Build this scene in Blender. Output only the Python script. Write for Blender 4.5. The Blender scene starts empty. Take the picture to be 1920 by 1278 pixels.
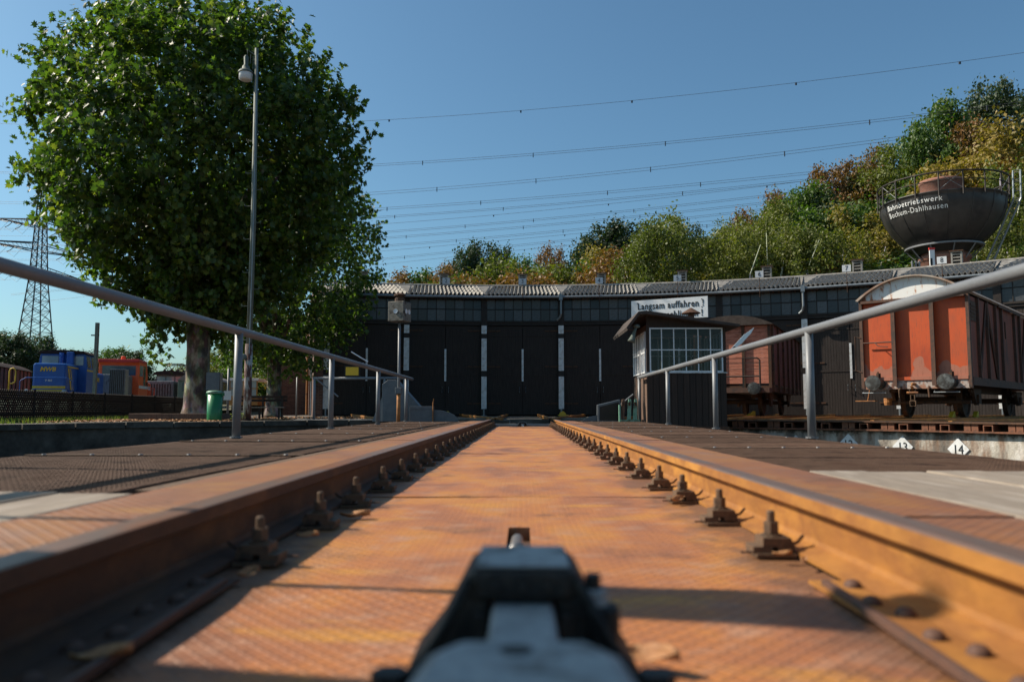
import bpy, math, random
import numpy as np
from mathutils import Vector, Matrix
R = math.radians
PI = math.pi
scene = bpy.context.scene
COL = scene.collection
rng = random.Random(7)
nrg = np.random.RandomState(11)

# ------------------------------------------------------------------ camera, sky, sun, exposure
cam_d = bpy.data.cameras.new('camera'); cam = bpy.data.objects.new('camera', cam_d); COL.objects.link(cam)
cam.location = (0, 0, .37)
cam.rotation_euler = (R(90 + 4.94), 0, R(.765))
cam_d.sensor_width = 36; cam_d.lens = 28.0; cam_d.clip_start = .05; cam_d.clip_end = 3000
cam_d.dof.use_dof = True; cam_d.dof.focus_distance = 24; cam_d.dof.aperture_fstop = 2.7
scene.camera = cam
SUN = Vector((-1.14, .23, 1.0)).normalized()
w = bpy.data.worlds.new('World'); scene.world = w; w.use_nodes = True
nt = w.node_tree; bg = nt.nodes['Background']
sky = nt.nodes.new('ShaderNodeTexSky'); sky.sky_type = 'NISHITA'; sky.sun_disc = False
sky.sun_elevation = math.asin(SUN.z); sky.sun_rotation = math.atan2(SUN.x, SUN.y)
sky.altitude = 100; sky.air_density = 1.0; sky.dust_density = 1.7; sky.ozone_density = 1.8
tint = nt.nodes.new('ShaderNodeMix'); tint.data_type = 'RGBA'; tint.blend_type = 'MULTIPLY'; tint.inputs[0].default_value = 1
tint.inputs[7].default_value = (.69, .98, 1.04, 1)      # one even tint: the air of the photograph leans to cyan
nt.links.new(sky.outputs[0], tint.inputs[6]); nt.links.new(tint.outputs[2], bg.inputs[0]); bg.inputs[1].default_value = .085
sd = bpy.data.lights.new('sun', 'SUN'); so = bpy.data.objects.new('sun', sd); COL.objects.link(so)
sd.energy = 5.0; sd.angle = R(.53); sd.color = (1, .9, .76)
so.rotation_euler = SUN.to_track_quat('Z', 'Y').to_euler()
vs = scene.view_settings
vs.view_transform = 'Standard'; vs.look = 'None'; vs.exposure = .49; vs.gamma = 1; vs.use_curve_mapping = False

# ------------------------------------------------------------------ materials
def newmat(name):
    m = bpy.data.materials.new(name); m.use_nodes = True
    return m, m.node_tree.nodes, m.node_tree.links, m.node_tree.nodes['Principled BSDF']
def rgba(c): return (c[0], c[1], c[2], 1)
def noise(N, L, vec, scale, detail=4, rough=.55, dim=None):
    n = N.new('ShaderNodeTexNoise'); n.inputs['Scale'].default_value = scale
    n.inputs['Detail'].default_value = detail; n.inputs['Roughness'].default_value = rough
    L.new(vec, n.inputs['Vector']); return n
def ramp(N, L, fac, stops):
    r = N.new('ShaderNodeValToRGB'); e = r.color_ramp.elements
    while len(e) < len(stops): e.new(.5)
    for i, (p, c) in enumerate(stops): e[i].position = p; e[i].color = rgba(c)
    L.new(fac, r.inputs['Fac']); return r
def mixc(N, L, fac, a, b, mode='MIX'):
    m = N.new('ShaderNodeMix'); m.data_type = 'RGBA'; m.blend_type = mode
    for v, k in ((fac, 0), (a, 6), (b, 7)):
        if isinstance(v, (int, float)): m.inputs[k].default_value = v
        elif isinstance(v, tuple): m.inputs[k].default_value = rgba(v)
        else: L.new(v, m.inputs[k])
    return m.outputs[2]
def mapping(N, L, vec, scale=(1, 1, 1), rot=(0, 0, 0)):
    m = N.new('ShaderNodeMapping'); m.inputs['Scale'].default_value = scale; m.inputs['Rotation'].default_value = rot
    L.new(vec, m.inputs['Vector']); return m.outputs[0]
def coord(N, which='Object'): return N.new('ShaderNodeTexCoord').outputs[which]
def worldpos(N): return N.new('ShaderNodeNewGeometry').outputs['Position']
def bump(N, L, B, h, strength=.3, dist=.01, prev=None):
    b = N.new('ShaderNodeBump'); b.inputs['Strength'].default_value = strength; b.inputs['Distance'].default_value = dist
    L.new(h, b.inputs['Height'])
    if prev is not None: L.new(prev, b.inputs['Normal'])
    L.new(b.outputs[0], B.inputs['Normal']); return b.outputs[0]
def M(name, c1, c2=None, scale=4, rough=.7, metal=0, c3=None, bs=40, bstr=.25, bd=.004, stretch=(1, 1, 1), world=False, spec=None, rvar=0.0, contrast=(.35, .65)):
    m, N, L, B = newmat(name)
    B.inputs['Roughness'].default_value = rough; B.inputs['Metallic'].default_value = metal
    if spec is not None: B.inputs['Specular IOR Level'].default_value = spec
    v = worldpos(N) if world else coord(N)
    mv = mapping(N, L, v, stretch)
    if c2 is None: c2 = tuple(x * .8 for x in c1)
    n = noise(N, L, mv, scale, 6, .6)
    st = [(contrast[0], c1), (contrast[1], c2)] if c3 is None else [(contrast[0], c1), (sum(contrast) / 2, c2), (contrast[1], c3)]
    col = ramp(N, L, n.outputs['Fac'], st).outputs[0]
    n3 = noise(N, L, mv, bs * .6, 3, .7)
    col = mixc(N, L, .35, col, ramp(N, L, n3.outputs['Fac'], [(.3, (.55, .55, .55)), (.7, (1, 1, 1))]).outputs[0], 'MULTIPLY')
    if rvar:
        oi = N.new('ShaderNodeObjectInfo'); mr = N.new('ShaderNodeMapRange')
        mr.inputs[3].default_value = 1 - rvar; mr.inputs[4].default_value = 1 + rvar
        L.new(oi.outputs['Random'], mr.inputs[0]); cc = N.new('ShaderNodeCombineColor')
        for i in range(3): L.new(mr.outputs[0], cc.inputs[i])
        col = mixc(N, L, 1.0, col, cc.outputs[0], 'MULTIPLY')
    L.new(col, B.inputs['Base Color'])
    if bstr:
        bn = noise(N, L, mv, bs, 5, .65); bump(N, L, B, bn.outputs['Fac'], bstr, bd)
    return m

RUSTC = ((.30, .115, .035), (.42, .18, .055), (.16, .065, .03))
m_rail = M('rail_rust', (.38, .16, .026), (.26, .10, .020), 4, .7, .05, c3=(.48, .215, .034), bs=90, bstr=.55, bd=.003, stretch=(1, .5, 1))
m_railshade = M('rail_rust_shaded', (.11, .045, .017), (.07, .03, .014), 4, .75, .05, c3=(.16, .065, .022), bs=90, bstr=.55, bd=.003, stretch=(1, .5, 1))  # left rail: darker rust, with part of its shade put into the colour
m_railtop = M('rail_top', (.24, .13, .085), (.2, .14, .11), 7, .45, .5, c3=(.30, .12, .05), bs=80, bstr=.15, bd=.001, stretch=(1, .15, 1))
m_clip = M('clip_rust', (.10, .062, .036), (.15, .085, .045), 30, .8, .1, c3=(.055, .036, .024), bs=200, bstr=.5, bd=.002)
m_darkrust = M('dark_rust', (.06, .035, .022), (.11, .05, .025), 6, .8, .2, c3=(.035, .024, .018), bs=60, bstr=.4, bd=.003)
m_rust = M('rust', *RUSTC[:2], 5, .8, .1, c3=RUSTC[2], bs=80, bstr=.35, bd=.003)
m_greysteel = M('grey_painted_steel', (.15, .155, .165), (.2, .205, .21), 3, .5, .1, bs=150, bstr=.12, bd=.001, stretch=(1, .3, 1))
m_guard = M('guard_grey', (.11, .12, .13), (.15, .16, .17), 5, .5, .3, bs=60, bstr=.2, bd=.003)
m_grating = M('grating_steel', (.10, .055, .036), (.15, .09, .062), 3, .75, .0, c3=(.05, .028, .02), bs=90, bstr=.3, bd=.002, spec=.12, rvar=.15)
m_black = M('black_paint', (.012, .010, .009), (.022, .018, .015), 18, .5, 0, c3=(.05, .036, .026), bs=50, bstr=.8, bd=.006, spec=.28)
m_latchlid = M('worn_black_cast', (.25, .25, .245), (.36, .36, .355), 16, .55, 0, c3=(.10, .085, .07), bs=70, bstr=.8, bd=.006)
m_steel = M('bare_steel', (.33, .33, .33), (.24, .23, .22), 10, .4, .8, bs=60, bstr=.3, bd=.002)
m_door = M('door_black_wood', (.034, .026, .022), (.054, .042, .036), 3, .75, 0, bs=30, bstr=.35, bd=.004, stretch=(6, 6, .5), spec=.25)
m_frame = M('black_iron', (.016, .0115, .009), (.032, .02, .014), 5, .6, .2, bs=50, bstr=.3, bd=.003)
m_white = M('white_paint', (.80, .81, .80), (.72, .72, .70), 6, .6, 0, c3=(.58, .55, .5), bs=60, bstr=.2, bd=.002)
m_whitebright = M('white_enamel', (.75, .76, .77), (.68, .69, .7), 4, .4, 0, bs=30, bstr=.05, bd=.001)
m_pane = M('dusty_pane', (.02, .021, .024), (.06, .06, .064), 2.2, .28, 0, c3=(.012, .012, .013), bs=9, bstr=.2, bd=.01, rvar=.8, contrast=(.3, .7))
m_roof = M('fibre_cement_roof', (.34, .32, .29), (.22, .2, .175), 1.8, .85, 0, c3=(.40, .38, .34), bs=30, bstr=.4, bd=.006, world=True)
m_roofflat = M('roof_flat', (.30, .28, .25), (.2, .18, .16), 2.5, .85, 0, c3=(.36, .34, .31), bs=24, bstr=.4, bd=.008, world=True)
m_zinc = M('zinc', (.22, .25, .27), (.28, .3, .31), 4, .45, .6, bs=30, bstr=.1)
m_concvent = M('vent_concrete', (.33, .31, .28), (.22, .2, .17), 5, .85, bs=40, bstr=.3)
m_ink = M('black_print', (.01, .01, .01), (.014, .014, .014), 3, .5, bstr=0)
m_yellow = M('yellow_sign', (.85, .50, .02), (.8, .46, .02), 3, .5, bs=200, bstr=.1)
m_yellowp = M('yellow_paint', (.75, .5, .03), (.6, .36, .03), 8, .5, bs=30, bstr=.2)
m_greenbin = M('bin_green', (.012, .16, .05), (.02, .2, .065), 4, .35, bs=15, bstr=.1)
m_greenpaint = M('green_machine_paint', (.12, .3, .2), (.2, .38, .28), 8, .5, c3=(.08, .14, .08), bs=40, bstr=.3)
m_mast = M('mast_green', (.10, .13, .11), (.17, .19, .165), 3, .7, .2, c3=(.09, .1, .08), bs=40, bstr=.3, stretch=(3, 3, .6))
m_mastrust = M('mast_lower', (.42, .4, .36), (.12, .04, .025), 4, .8, 0, c3=(.05, .03, .025), bs=40, bstr=.4, contrast=(.42, .6), stretch=(2, 2, .7))
m_wooddark = M('dark_stained_wood', (.028, .015, .009), (.05, .026, .016), 4, .8, bs=30, bstr=.5, bd=.004, stretch=(5, 5, .6), rvar=.25)
m_woodmid = M('brown_wood', (.10, .055, .035), (.17, .1, .065), 5, .85, c3=(.06, .03, .02), bs=40, bstr=.5, bd=.004, stretch=(6, 6, .5))
m_felt = M('roofing_felt', (.05, .035, .028), (.08, .06, .05), 6, .95, bs=60, bstr=.6, bd=.006)
m_plank = M('weathered_plank', (.31, .25, .19), (.23, .18, .135), 3, .85, c3=(.37, .31, .25), bs=14, bstr=.5, bd=.004, stretch=(9, .7, 4), rvar=.12)
m_wagend = None
m_bolt = m_clip
m_leafdry = M('dry_leaf', (.42, .2, .07), (.3, .13, .05), 30, .7, c3=(.5, .3, .14), bs=60, bstr=.4, rvar=.2)
m_blue = M('loco_blue', (.008, .075, .30), (.012, .10, .38), 1.5, .35, bs=8, bstr=.03)
m_blueroof = M('loco_roof', (.035, .022, .02), (.06, .038, .034), 3, .95, spec=.1)
m_orange = M('loco_orange', (.88, .095, .018), (.9, .14, .03), 2, .4, bs=8, bstr=.05)
m_glass_d = M('dark_glass', (.03, .04, .05), (.09, .11, .13), 1.2, .12, bstr=0, spec=.8)
m_glass_l = M('pale_glass', (.2, .25, .28), (.35, .4, .42), 1.2, .12, bstr=0, spec=.8)
m_greyloco = M('loco_grey', (.12, .13, .14), (.2, .2, .2), 2, .6, c3=(.07, .065, .06), bs=20, bstr=.2, stretch=(3, 3, .7))
m_brownred = M('brown_wagon', (.10, .03, .022), (.16, .055, .04), 2, .8, c3=(.06, .025, .02), bs=20, bstr=.3, stretch=(3, 3, .5))
m_coach = M('coach_green', (.12, .17, .13), (.16, .2, .16), 2, .5, bs=10, bstr=.1)
m_coachroof = M('coach_roof', (.3, .26, .24), (.22, .19, .17), 3, .7)
m_pylon = M('pylon_steel', (.045, .05, .052), (.07, .07, .07), 1, .6, .3, bstr=0)
m_wire = M('wire', (.05, .055, .07), (.06, .06, .07), 1, .6, .2, bstr=0)
m_tower = M('tower_black_paint', (.030, .027, .026), (.045, .041, .039), .7, .45, .2, c3=(.02, .02, .022), bs=6, bstr=.15, bd=.02)
m_fence = M('fence_brown', (.016, .010, .008), (.026, .016, .012), 5, .85, bs=30, bstr=.3)
m_orangewood = M('ochre_board', (.42, .2, .05), (.35, .16, .04), 3, .7)
m_pitsteel = M('ring_steel', (.12, .05, .03), (.2, .075, .035), 6, .8, .1, c3=(.06, .03, .02), bs=40, bstr=.3)
m_red = M('signal_red', (.6, .03, .02), (.55, .03, .02), 3, .5, bstr=0)
m_blade = M('bare_aluminium', (.72, .74, .76), (.8, .8, .8), 3, .3, .3, bstr=0)

def plate_mat(name='tread_plate', worn=1.0):
    m, N, L, B = newmat(name)
    P = worldpos(N)
    big = noise(N, L, mapping(N, L, P, (1, .55, 1)), 2.1, 5, .6)
    c = ramp(N, L, big.outputs['Fac'], [(.30, (.20, .075, .035)), (.42, (.37, .135, .050)), (.50, (.46, .165, .042)), (.57, (.52, .205, .034)), (.68, (.42, .195, .10))]).outputs[0]
    med = noise(N, L, mapping(N, L, P, (1, 1.6, 1)), 6.5, 6, .65)
    c = mixc(N, L, ramp(N, L, med.outputs['Fac'], [(.52, (0, 0, 0)), (.68, (.6,) * 3)]).outputs[0], c, (.46, .28, .19))
    yel = noise(N, L, mapping(N, L, P, (.5, 1.5, 1)), 3.3, 3, .5)
    c = mixc(N, L, ramp(N, L, yel.outputs['Fac'], [(.6, (0, 0, 0)), (.7, (.85,) * 3)]).outputs[0], c, (.56, .25, .03))
    # grime gathered beside the rails and in spots
    sx = N.new('ShaderNodeSeparateXYZ'); L.new(P, sx.inputs[0]); ab = N.new('ShaderNodeMath'); ab.operation = 'ABSOLUTE'; L.new(sx.outputs[0], ab.inputs[0])
    gn = noise(N, L, mapping(N, L, P, (1, .8, 1)), 4.5, 6, .7)
    ga = N.new('ShaderNodeMath'); ga.operation = 'MULTIPLY_ADD'; L.new(gn.outputs['Fac'], ga.inputs[0]); ga.inputs[1].default_value = .75; L.new(ab.outputs[0], ga.inputs[2])
    lt = N.new('ShaderNodeMath'); lt.operation = 'LESS_THAN'; L.new(ab.outputs[0], lt.inputs[0]); lt.inputs[1].default_value = .72
    gm = N.new('ShaderNodeMath'); gm.operation = 'MULTIPLY'; L.new(ramp(N, L, ga.outputs[0], [(.86, (0,) * 3), (1.06, (.8,) * 3)]).outputs[0], gm.inputs[0]); L.new(lt.outputs[0], gm.inputs[1])
    c = mixc(N, L, gm.outputs[0], c, (.13, .065, .035))
    sp = noise(N, L, P, 2.7, 7, .75)
    c = mixc(N, L, ramp(N, L, sp.outputs['Fac'], [(.56, (0,) * 3), (.66, (.75,) * 3)]).outputs[0], c, (.15, .065, .032))
    fine = noise(N, L, P, 60, 4, .7)
    c = mixc(N, L, .5, c, ramp(N, L, fine.outputs['Fac'], [(.3, (.6, .58, .55)), (.62, (1, 1, 1))]).outputs[0], 'MULTIPLY')
    # raised lozenge ribs: two crossed families of thin lines
    ws = []
    for a in (42, -42):
        wv = N.new('ShaderNodeTexWave'); wv.wave_type = 'BANDS'; wv.bands_direction = 'X'; wv.inputs['Scale'].default_value = 10.5
        wv.inputs['Distortion'].default_value = .15; wv.inputs['Detail'].default_value = 0
        L.new(mapping(N, L, P, (1, 1, 1), (0, 0, R(a))), wv.inputs['Vector'])
        ws.append(ramp(N, L, wv.outputs['Fac'], [(.80, (0, 0, 0)), (.97, (1, 1, 1))]).outputs[0])
    mx = mixc(N, L, 1.0, ws[0], ws[1], 'LIGHTEN')
    c = mixc(N, L, mixc(N, L, 1.0, mx, (.40, .40, .40), 'MULTIPLY'), c, (.2, .1, .06))
    if worn < 1: c = mixc(N, L, 1 - worn, c, (.085, .045, .03))
    L.new(c, B.inputs['Base Color']); B.inputs['Roughness'].default_value = .6; B.inputs['Metallic'].default_value = .12
    b = bump(N, L, B, mx, .55, .004)
    bump(N, L, B, fine.outputs['Fac'], .3, .002, b)
    return m
m_plate = plate_mat(); m_plateside = plate_mat('trodden_side_plate', .52)

def brick_mat(name, c1, c2, mortar, sx, wave=False):
    m, N, L, B = newmat(name)
    v = coord(N, 'UV')
    bt = N.new('ShaderNodeTexBrick'); L.new(v, bt.inputs['Vector'])
    bt.inputs['Color1'].default_value = rgba(c1); bt.inputs['Color2'].default_value = rgba(c2); bt.inputs['Mortar'].default_value = rgba(mortar)
    bt.inputs['Scale'].default_value = sx; bt.inputs['Mortar Size'].default_value = .018; bt.inputs['Brick Width'].default_value = .5; bt.inputs['Row Height'].default_value = .16
    n = noise(N, L, v, 3, 5, .6)
    c = mixc(N, L, .6, bt.outputs['Color'], ramp(N, L, n.outputs['Fac'], [(.3, (.45, .4, .38)), (.7, (1, 1, 1))]).outputs[0], 'MULTIPLY')
    L.new(c, B.inputs['Base Color']); B.inputs['Roughness'].default_value = .9
    bump(N, L, B, bt.outputs['Fac'], -.6, .01)
    return m
m_brick = brick_mat('brick_dark', (.17, .07, .045), (.09, .035, .025), (.2, .17, .14), 2.1)
m_brick_red = brick_mat('brick_red', (.36, .13, .08), (.26, .09, .06), (.3, .24, .2), 2.6)

def concrete_mat():
    m, N, L, B = newmat('pit_concrete')
    P = worldpos(N)
    n = noise(N, L, mapping(N, L, P, (1, 1, .35)), 2.4, 7, .65)
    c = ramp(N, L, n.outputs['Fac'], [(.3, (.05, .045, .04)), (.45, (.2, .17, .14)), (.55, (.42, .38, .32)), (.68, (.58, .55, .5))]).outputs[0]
    n2 = noise(N, L, mapping(N, L, P, (1, 1, .2)), 6, 4, .6)
    c = mixc(N, L, ramp(N, L, n2.outputs['Fac'], [(.5, (0,) * 3), (.7, (.8,) * 3)]).outputs[0], c, (.2, .1, .05))
    sz = N.new('ShaderNodeSeparateXYZ'); L.new(P, sz.inputs[0])
    n4 = noise(N, L, P, 5, 4, .7)
    ad = N.new('ShaderNodeMath'); ad.operation = 'MULTIPLY_ADD'; L.new(n4.outputs['Fac'], ad.inputs[0]); ad.inputs[1].default_value = .5; L.new(sz.outputs[2], ad.inputs[2])
    f = ramp(N, L, ad.outputs[0], [(.12, (0,) * 3), (.2, (.9,) * 3)]).outputs[0]
    c = mixc(N, L, f, c, (.035, .033, .024))     # mossy black band along the coping
    L.new(c, B.inputs['Base Color']); B.inputs['Roughness'].default_value = .92
    n3 = noise(N, L, P, 11, 6, .7); bump(N, L, B, n3.outputs['Fac'], .8, .03)
    return m
m_pit = concrete_mat()
m_slab = M('slab_concrete', (.3, .28, .26), (.22, .2, .18), 4, .9, bs=30, bstr=.4)

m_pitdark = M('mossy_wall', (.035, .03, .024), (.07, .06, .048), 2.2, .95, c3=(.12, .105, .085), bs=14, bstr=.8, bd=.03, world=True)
def ground_mat():
    m, N, L, B = newmat('gravel_ground')
    P = worldpos(N)
    n = noise(N, L, P, .35, 6, .6)
    c = ramp(N, L, n.outputs['Fac'], [(.35, (.075, .058, .042)), (.5, (.12, .095, .07)), (.65, (.18, .15, .115))]).outputs[0]
    vo = N.new('ShaderNodeTexVoronoi'); vo.inputs['Scale'].default_value = 24; L.new(P, vo.inputs['Vector'])
    c = mixc(N, L, .6, c, vo.outputs['Color'], 'SOFT_LIGHT')
    c = mixc(N, L, .5, c, ramp(N, L, vo.outputs['Distance'], [(0, (1, 1, 1)), (.9, (.35,) * 3)]).outputs[0], 'MULTIPLY')
    L.new(c, B.inputs['Base Color']); B.inputs['Roughness'].default_value = .95
    bump(N, L, B, vo.outputs['Distance'], -.8, .03)
    return m
m_ground = ground_mat()
m_pitfloor = M('pit_floor', (.05, .045, .04), (.08, .07, .06), 2, .95, world=True)
m_hill = M('leafy_soil', (.05, .045, .02), (.08, .07, .03), .8, .95, c3=(.035, .04, .015), world=True)

def bark_mat(name, c1, c2, c3, scale, st=(1, 1, .5)):
    m, N, L, B = newmat(name)
    v = coord(N); mv = mapping(N, L, v, st)
    n = noise(N, L, mv, scale, 5, .6); c = ramp(N, L, n.outputs['Fac'], [(.38, c1), (.5, c2), (.62, c3)]).outputs[0]
    vo = N.new('ShaderNodeTexVoronoi'); vo.inputs['Scale'].default_value = scale * 2; L.new(mv, vo.inputs['Vector'])
    c = mixc(N, L, .3, c, vo.outputs['Color'], 'SOFT_LIGHT')
    L.new(c, B.inputs['Base Color']); B.inputs['Roughness'].default_value = .85
    bump(N, L, B, n.outputs['Fac'], .6, .03); return m
m_bark = bark_mat('plane_bark', (.05, .034, .025), (.10, .075, .052), (.30, .25, .19), 3.4)
m_barkfar = bark_mat('far_bark', (.06, .05, .04), (.1, .08, .06), (.15, .13, .1), 2)
m_birch = bark_mat('birch_bark', (.22, .19, .15), (.46, .43, .38), (.58, .55, .5), 1.6, (1, 1, 3))

def leaf_mat(name, cols, gloss=.4, trans=.35, obj_var=True):
    m, N, L, B = newmat(name)
    g = N.new('ShaderNodeNewGeometry')
    st = [(i / max(1, len(cols) - 1), c) for i, c in enumerate(cols)]
    if obj_var:
        oi = N.new('ShaderNodeObjectInfo')
        ma = N.new('ShaderNodeMath'); ma.operation = 'MULTIPLY_ADD'; L.new(g.outputs['Random Per Island'], ma.inputs[0]); ma.inputs[1].default_value = .5
        mb = N.new('ShaderNodeMath'); mb.operation = 'MULTIPLY'; L.new(oi.outputs['Random'], mb.inputs[0]); mb.inputs[1].default_value = .5
        L.new(mb.outputs[0], ma.inputs[2]); fac = ma.outputs[0]
    else: fac = g.outputs['Random Per Island']
    c = ramp(N, L, fac, st).outputs[0]
    L.new(c, B.inputs['Base Color']); B.inputs['Roughness'].default_value = gloss
    tr = N.new('ShaderNodeBsdfTranslucent'); L.new(mixc(N, L, 1.0, c, (1.6, 1.9, .7), 'MULTIPLY'), tr.inputs['Color'])
    mx = N.new('ShaderNodeMixShader'); mx.inputs[0].default_value = trans
    L.new(B.outputs[0], mx.inputs[1]); L.new(tr.outputs[0], mx.inputs[2])
    L.new(mx.outputs[0], N['Material Output'].inputs['Surface'])
    return m
m_leaf = leaf_mat('plane_leaf', [(.022, .045, .010), (.04, .075, .013), (.09, .145, .02), (.04, .075, .016), (.17, .19, .03)], .5, .42, False)
m_lgreen = leaf_mat('leaf_green', [(.03, .06, .010), (.05, .095, .014), (.085, .13, .018)], .55, .3)
m_lolive = leaf_mat('leaf_olive', [(.07, .09, .014), (.11, .125, .018), (.16, .155, .024)], .6, .3)
m_lrust = leaf_mat('leaf_rust', [(.08, .075, .018), (.15, .075, .02), (.21, .095, .025), (.10, .085, .018)], .6, .25)
m_lgold = leaf_mat('leaf_gold', [(.1, .11, .02), (.2, .15, .025), (.27, .18, .03)], .6, .3)
m_ldark = leaf_mat('leaf_dark', [(.022, .04, .014), (.035, .058, .018), (.05, .07, .02)], .6, .2)
m_grass = leaf_mat('grass_blade', [(.08, .13, .02), (.14, .18, .03), (.22, .2, .06)], .6, .3, False)

def glass_mat():
    m, N, L, B = newmat('window_glass')
    t = N.new('ShaderNodeBsdfTransparent'); t.inputs[0].default_value = (.48, .50, .51, 1)
    g = N.new('ShaderNodeBsdfGlossy'); g.inputs['Roughness'].default_value = .03
    f = N.new('ShaderNodeFresnel'); f.inputs[0].default_value = 1.45
    mx = N.new('ShaderNodeMixShader'); L.new(f.outputs[0], mx.inputs[0]); L.new(t.outputs[0], mx.inputs[1]); L.new(g.outputs[0], mx.inputs[2])
    L.new(mx.outputs[0], N['Material Output'].inputs['Surface']); return m
m_glass = glass_mat()

def wagon_orange():
    m, N, L, B = newmat('faded_orange_paint')
    v = coord(N)
    n = noise(N, L, mapping(N, L, v, (1, 1, .6)), 1.3, 5, .6)
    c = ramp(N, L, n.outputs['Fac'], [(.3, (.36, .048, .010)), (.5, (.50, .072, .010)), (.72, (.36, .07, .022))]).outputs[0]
    sz = N.new('ShaderNodeSeparateXYZ'); L.new(v, sz.inputs[0])
    n2 = noise(N, L, mapping(N, L, v, (1, 1, .8)), 1.7, 3, .4)
    ad = N.new('ShaderNodeMath'); ad.operation = 'MULTIPLY_ADD'; L.new(n2.outputs['Fac'], ad.inputs[0]); ad.inputs[1].default_value = -2.6; L.new(sz.outputs[2], ad.inputs[2])
    f = ramp(N, L, ad.outputs[0], [(.22, (.85,) * 3), (.25, (0,) * 3)]).outputs[0]
    c = mixc(N, L, f, c, (.33, .14, .09))
    n3 = noise(N, L, mapping(N, L, v, (12, 12, 1.2)), 3, 5, .7)
    c = mixc(N, L, ramp(N, L, n3.outputs['Fac'], [(.55, (0,) * 3), (.70, (.75,) * 3)]).outputs[0], c, (.17, .05, .025))
    L.new(c, B.inputs['Base Color']); B.inputs['Roughness'].default_value = .6
    bump(N, L, B, n3.outputs['Fac'], .2, .004); return m
m_wagend = wagon_orange()
def wagon_white():
    m, N, L, B = newmat('rust_streaked_white')
    v = coord(N)
    n = noise(N, L, mapping(N, L, v, (1, 2.2, .6)), 3.0, 7, .72)
    sz = N.new('ShaderNodeSeparateXYZ'); L.new(v, sz.inputs[0])
    yy = N.new('ShaderNodeMath'); yy.operation = 'POWER'; ab = N.new('ShaderNodeMath'); ab.operation = 'ABSOLUTE'; L.new(sz.outputs[1], ab.inputs[0]); L.new(ab.outputs[0], yy.inputs[0]); yy.inputs[1].default_value = 4
    a1 = N.new('ShaderNodeMath'); a1.operation = 'MULTIPLY_ADD'; L.new(yy.outputs[0], a1.inputs[0]); a1.inputs[1].default_value = .07; L.new(n.outputs['Fac'], a1.inputs[2])
    zz = N.new('ShaderNodeMapRange'); L.new(sz.outputs[2], zz.inputs[0]); zz.inputs[1].default_value = 3.28; zz.inputs[2].default_value = 3.42; zz.inputs[3].default_value = .22; zz.inputs[4].default_value = 0
    a2 = N.new('ShaderNodeMath'); a2.operation = 'ADD'; L.new(a1.outputs[0], a2.inputs[0]); L.new(zz.outputs[0], a2.inputs[1])
    c = ramp(N, L, a2.outputs[0], [(.54, (.74, .73, .70)), (.60, (.62, .5, .42)), (.635, (.40, .17, .09)), (.72, (.24, .075, .035))]).outputs[0]
    L.new(c, B.inputs['Base Color']); B.inputs['Roughness'].default_value = .7; return m
m_wagwhite = wagon_white()
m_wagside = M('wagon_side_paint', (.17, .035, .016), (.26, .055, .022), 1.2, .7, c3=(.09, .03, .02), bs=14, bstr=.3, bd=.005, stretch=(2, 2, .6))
m_wagframe = M('wagon_frame', (.07, .04, .03), (.12, .055, .033), 5, .75, .1, c3=(.06, .04, .03), bs=40, bstr=.4)
m_pinkwood = M('faded_red_boards', (.50, .17, .10), (.58, .22, .14), 3, .85, c3=(.36, .11, .06), bs=24, bstr=.5, bd=.006, stretch=(1, 1, 6), rvar=.1)

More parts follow.
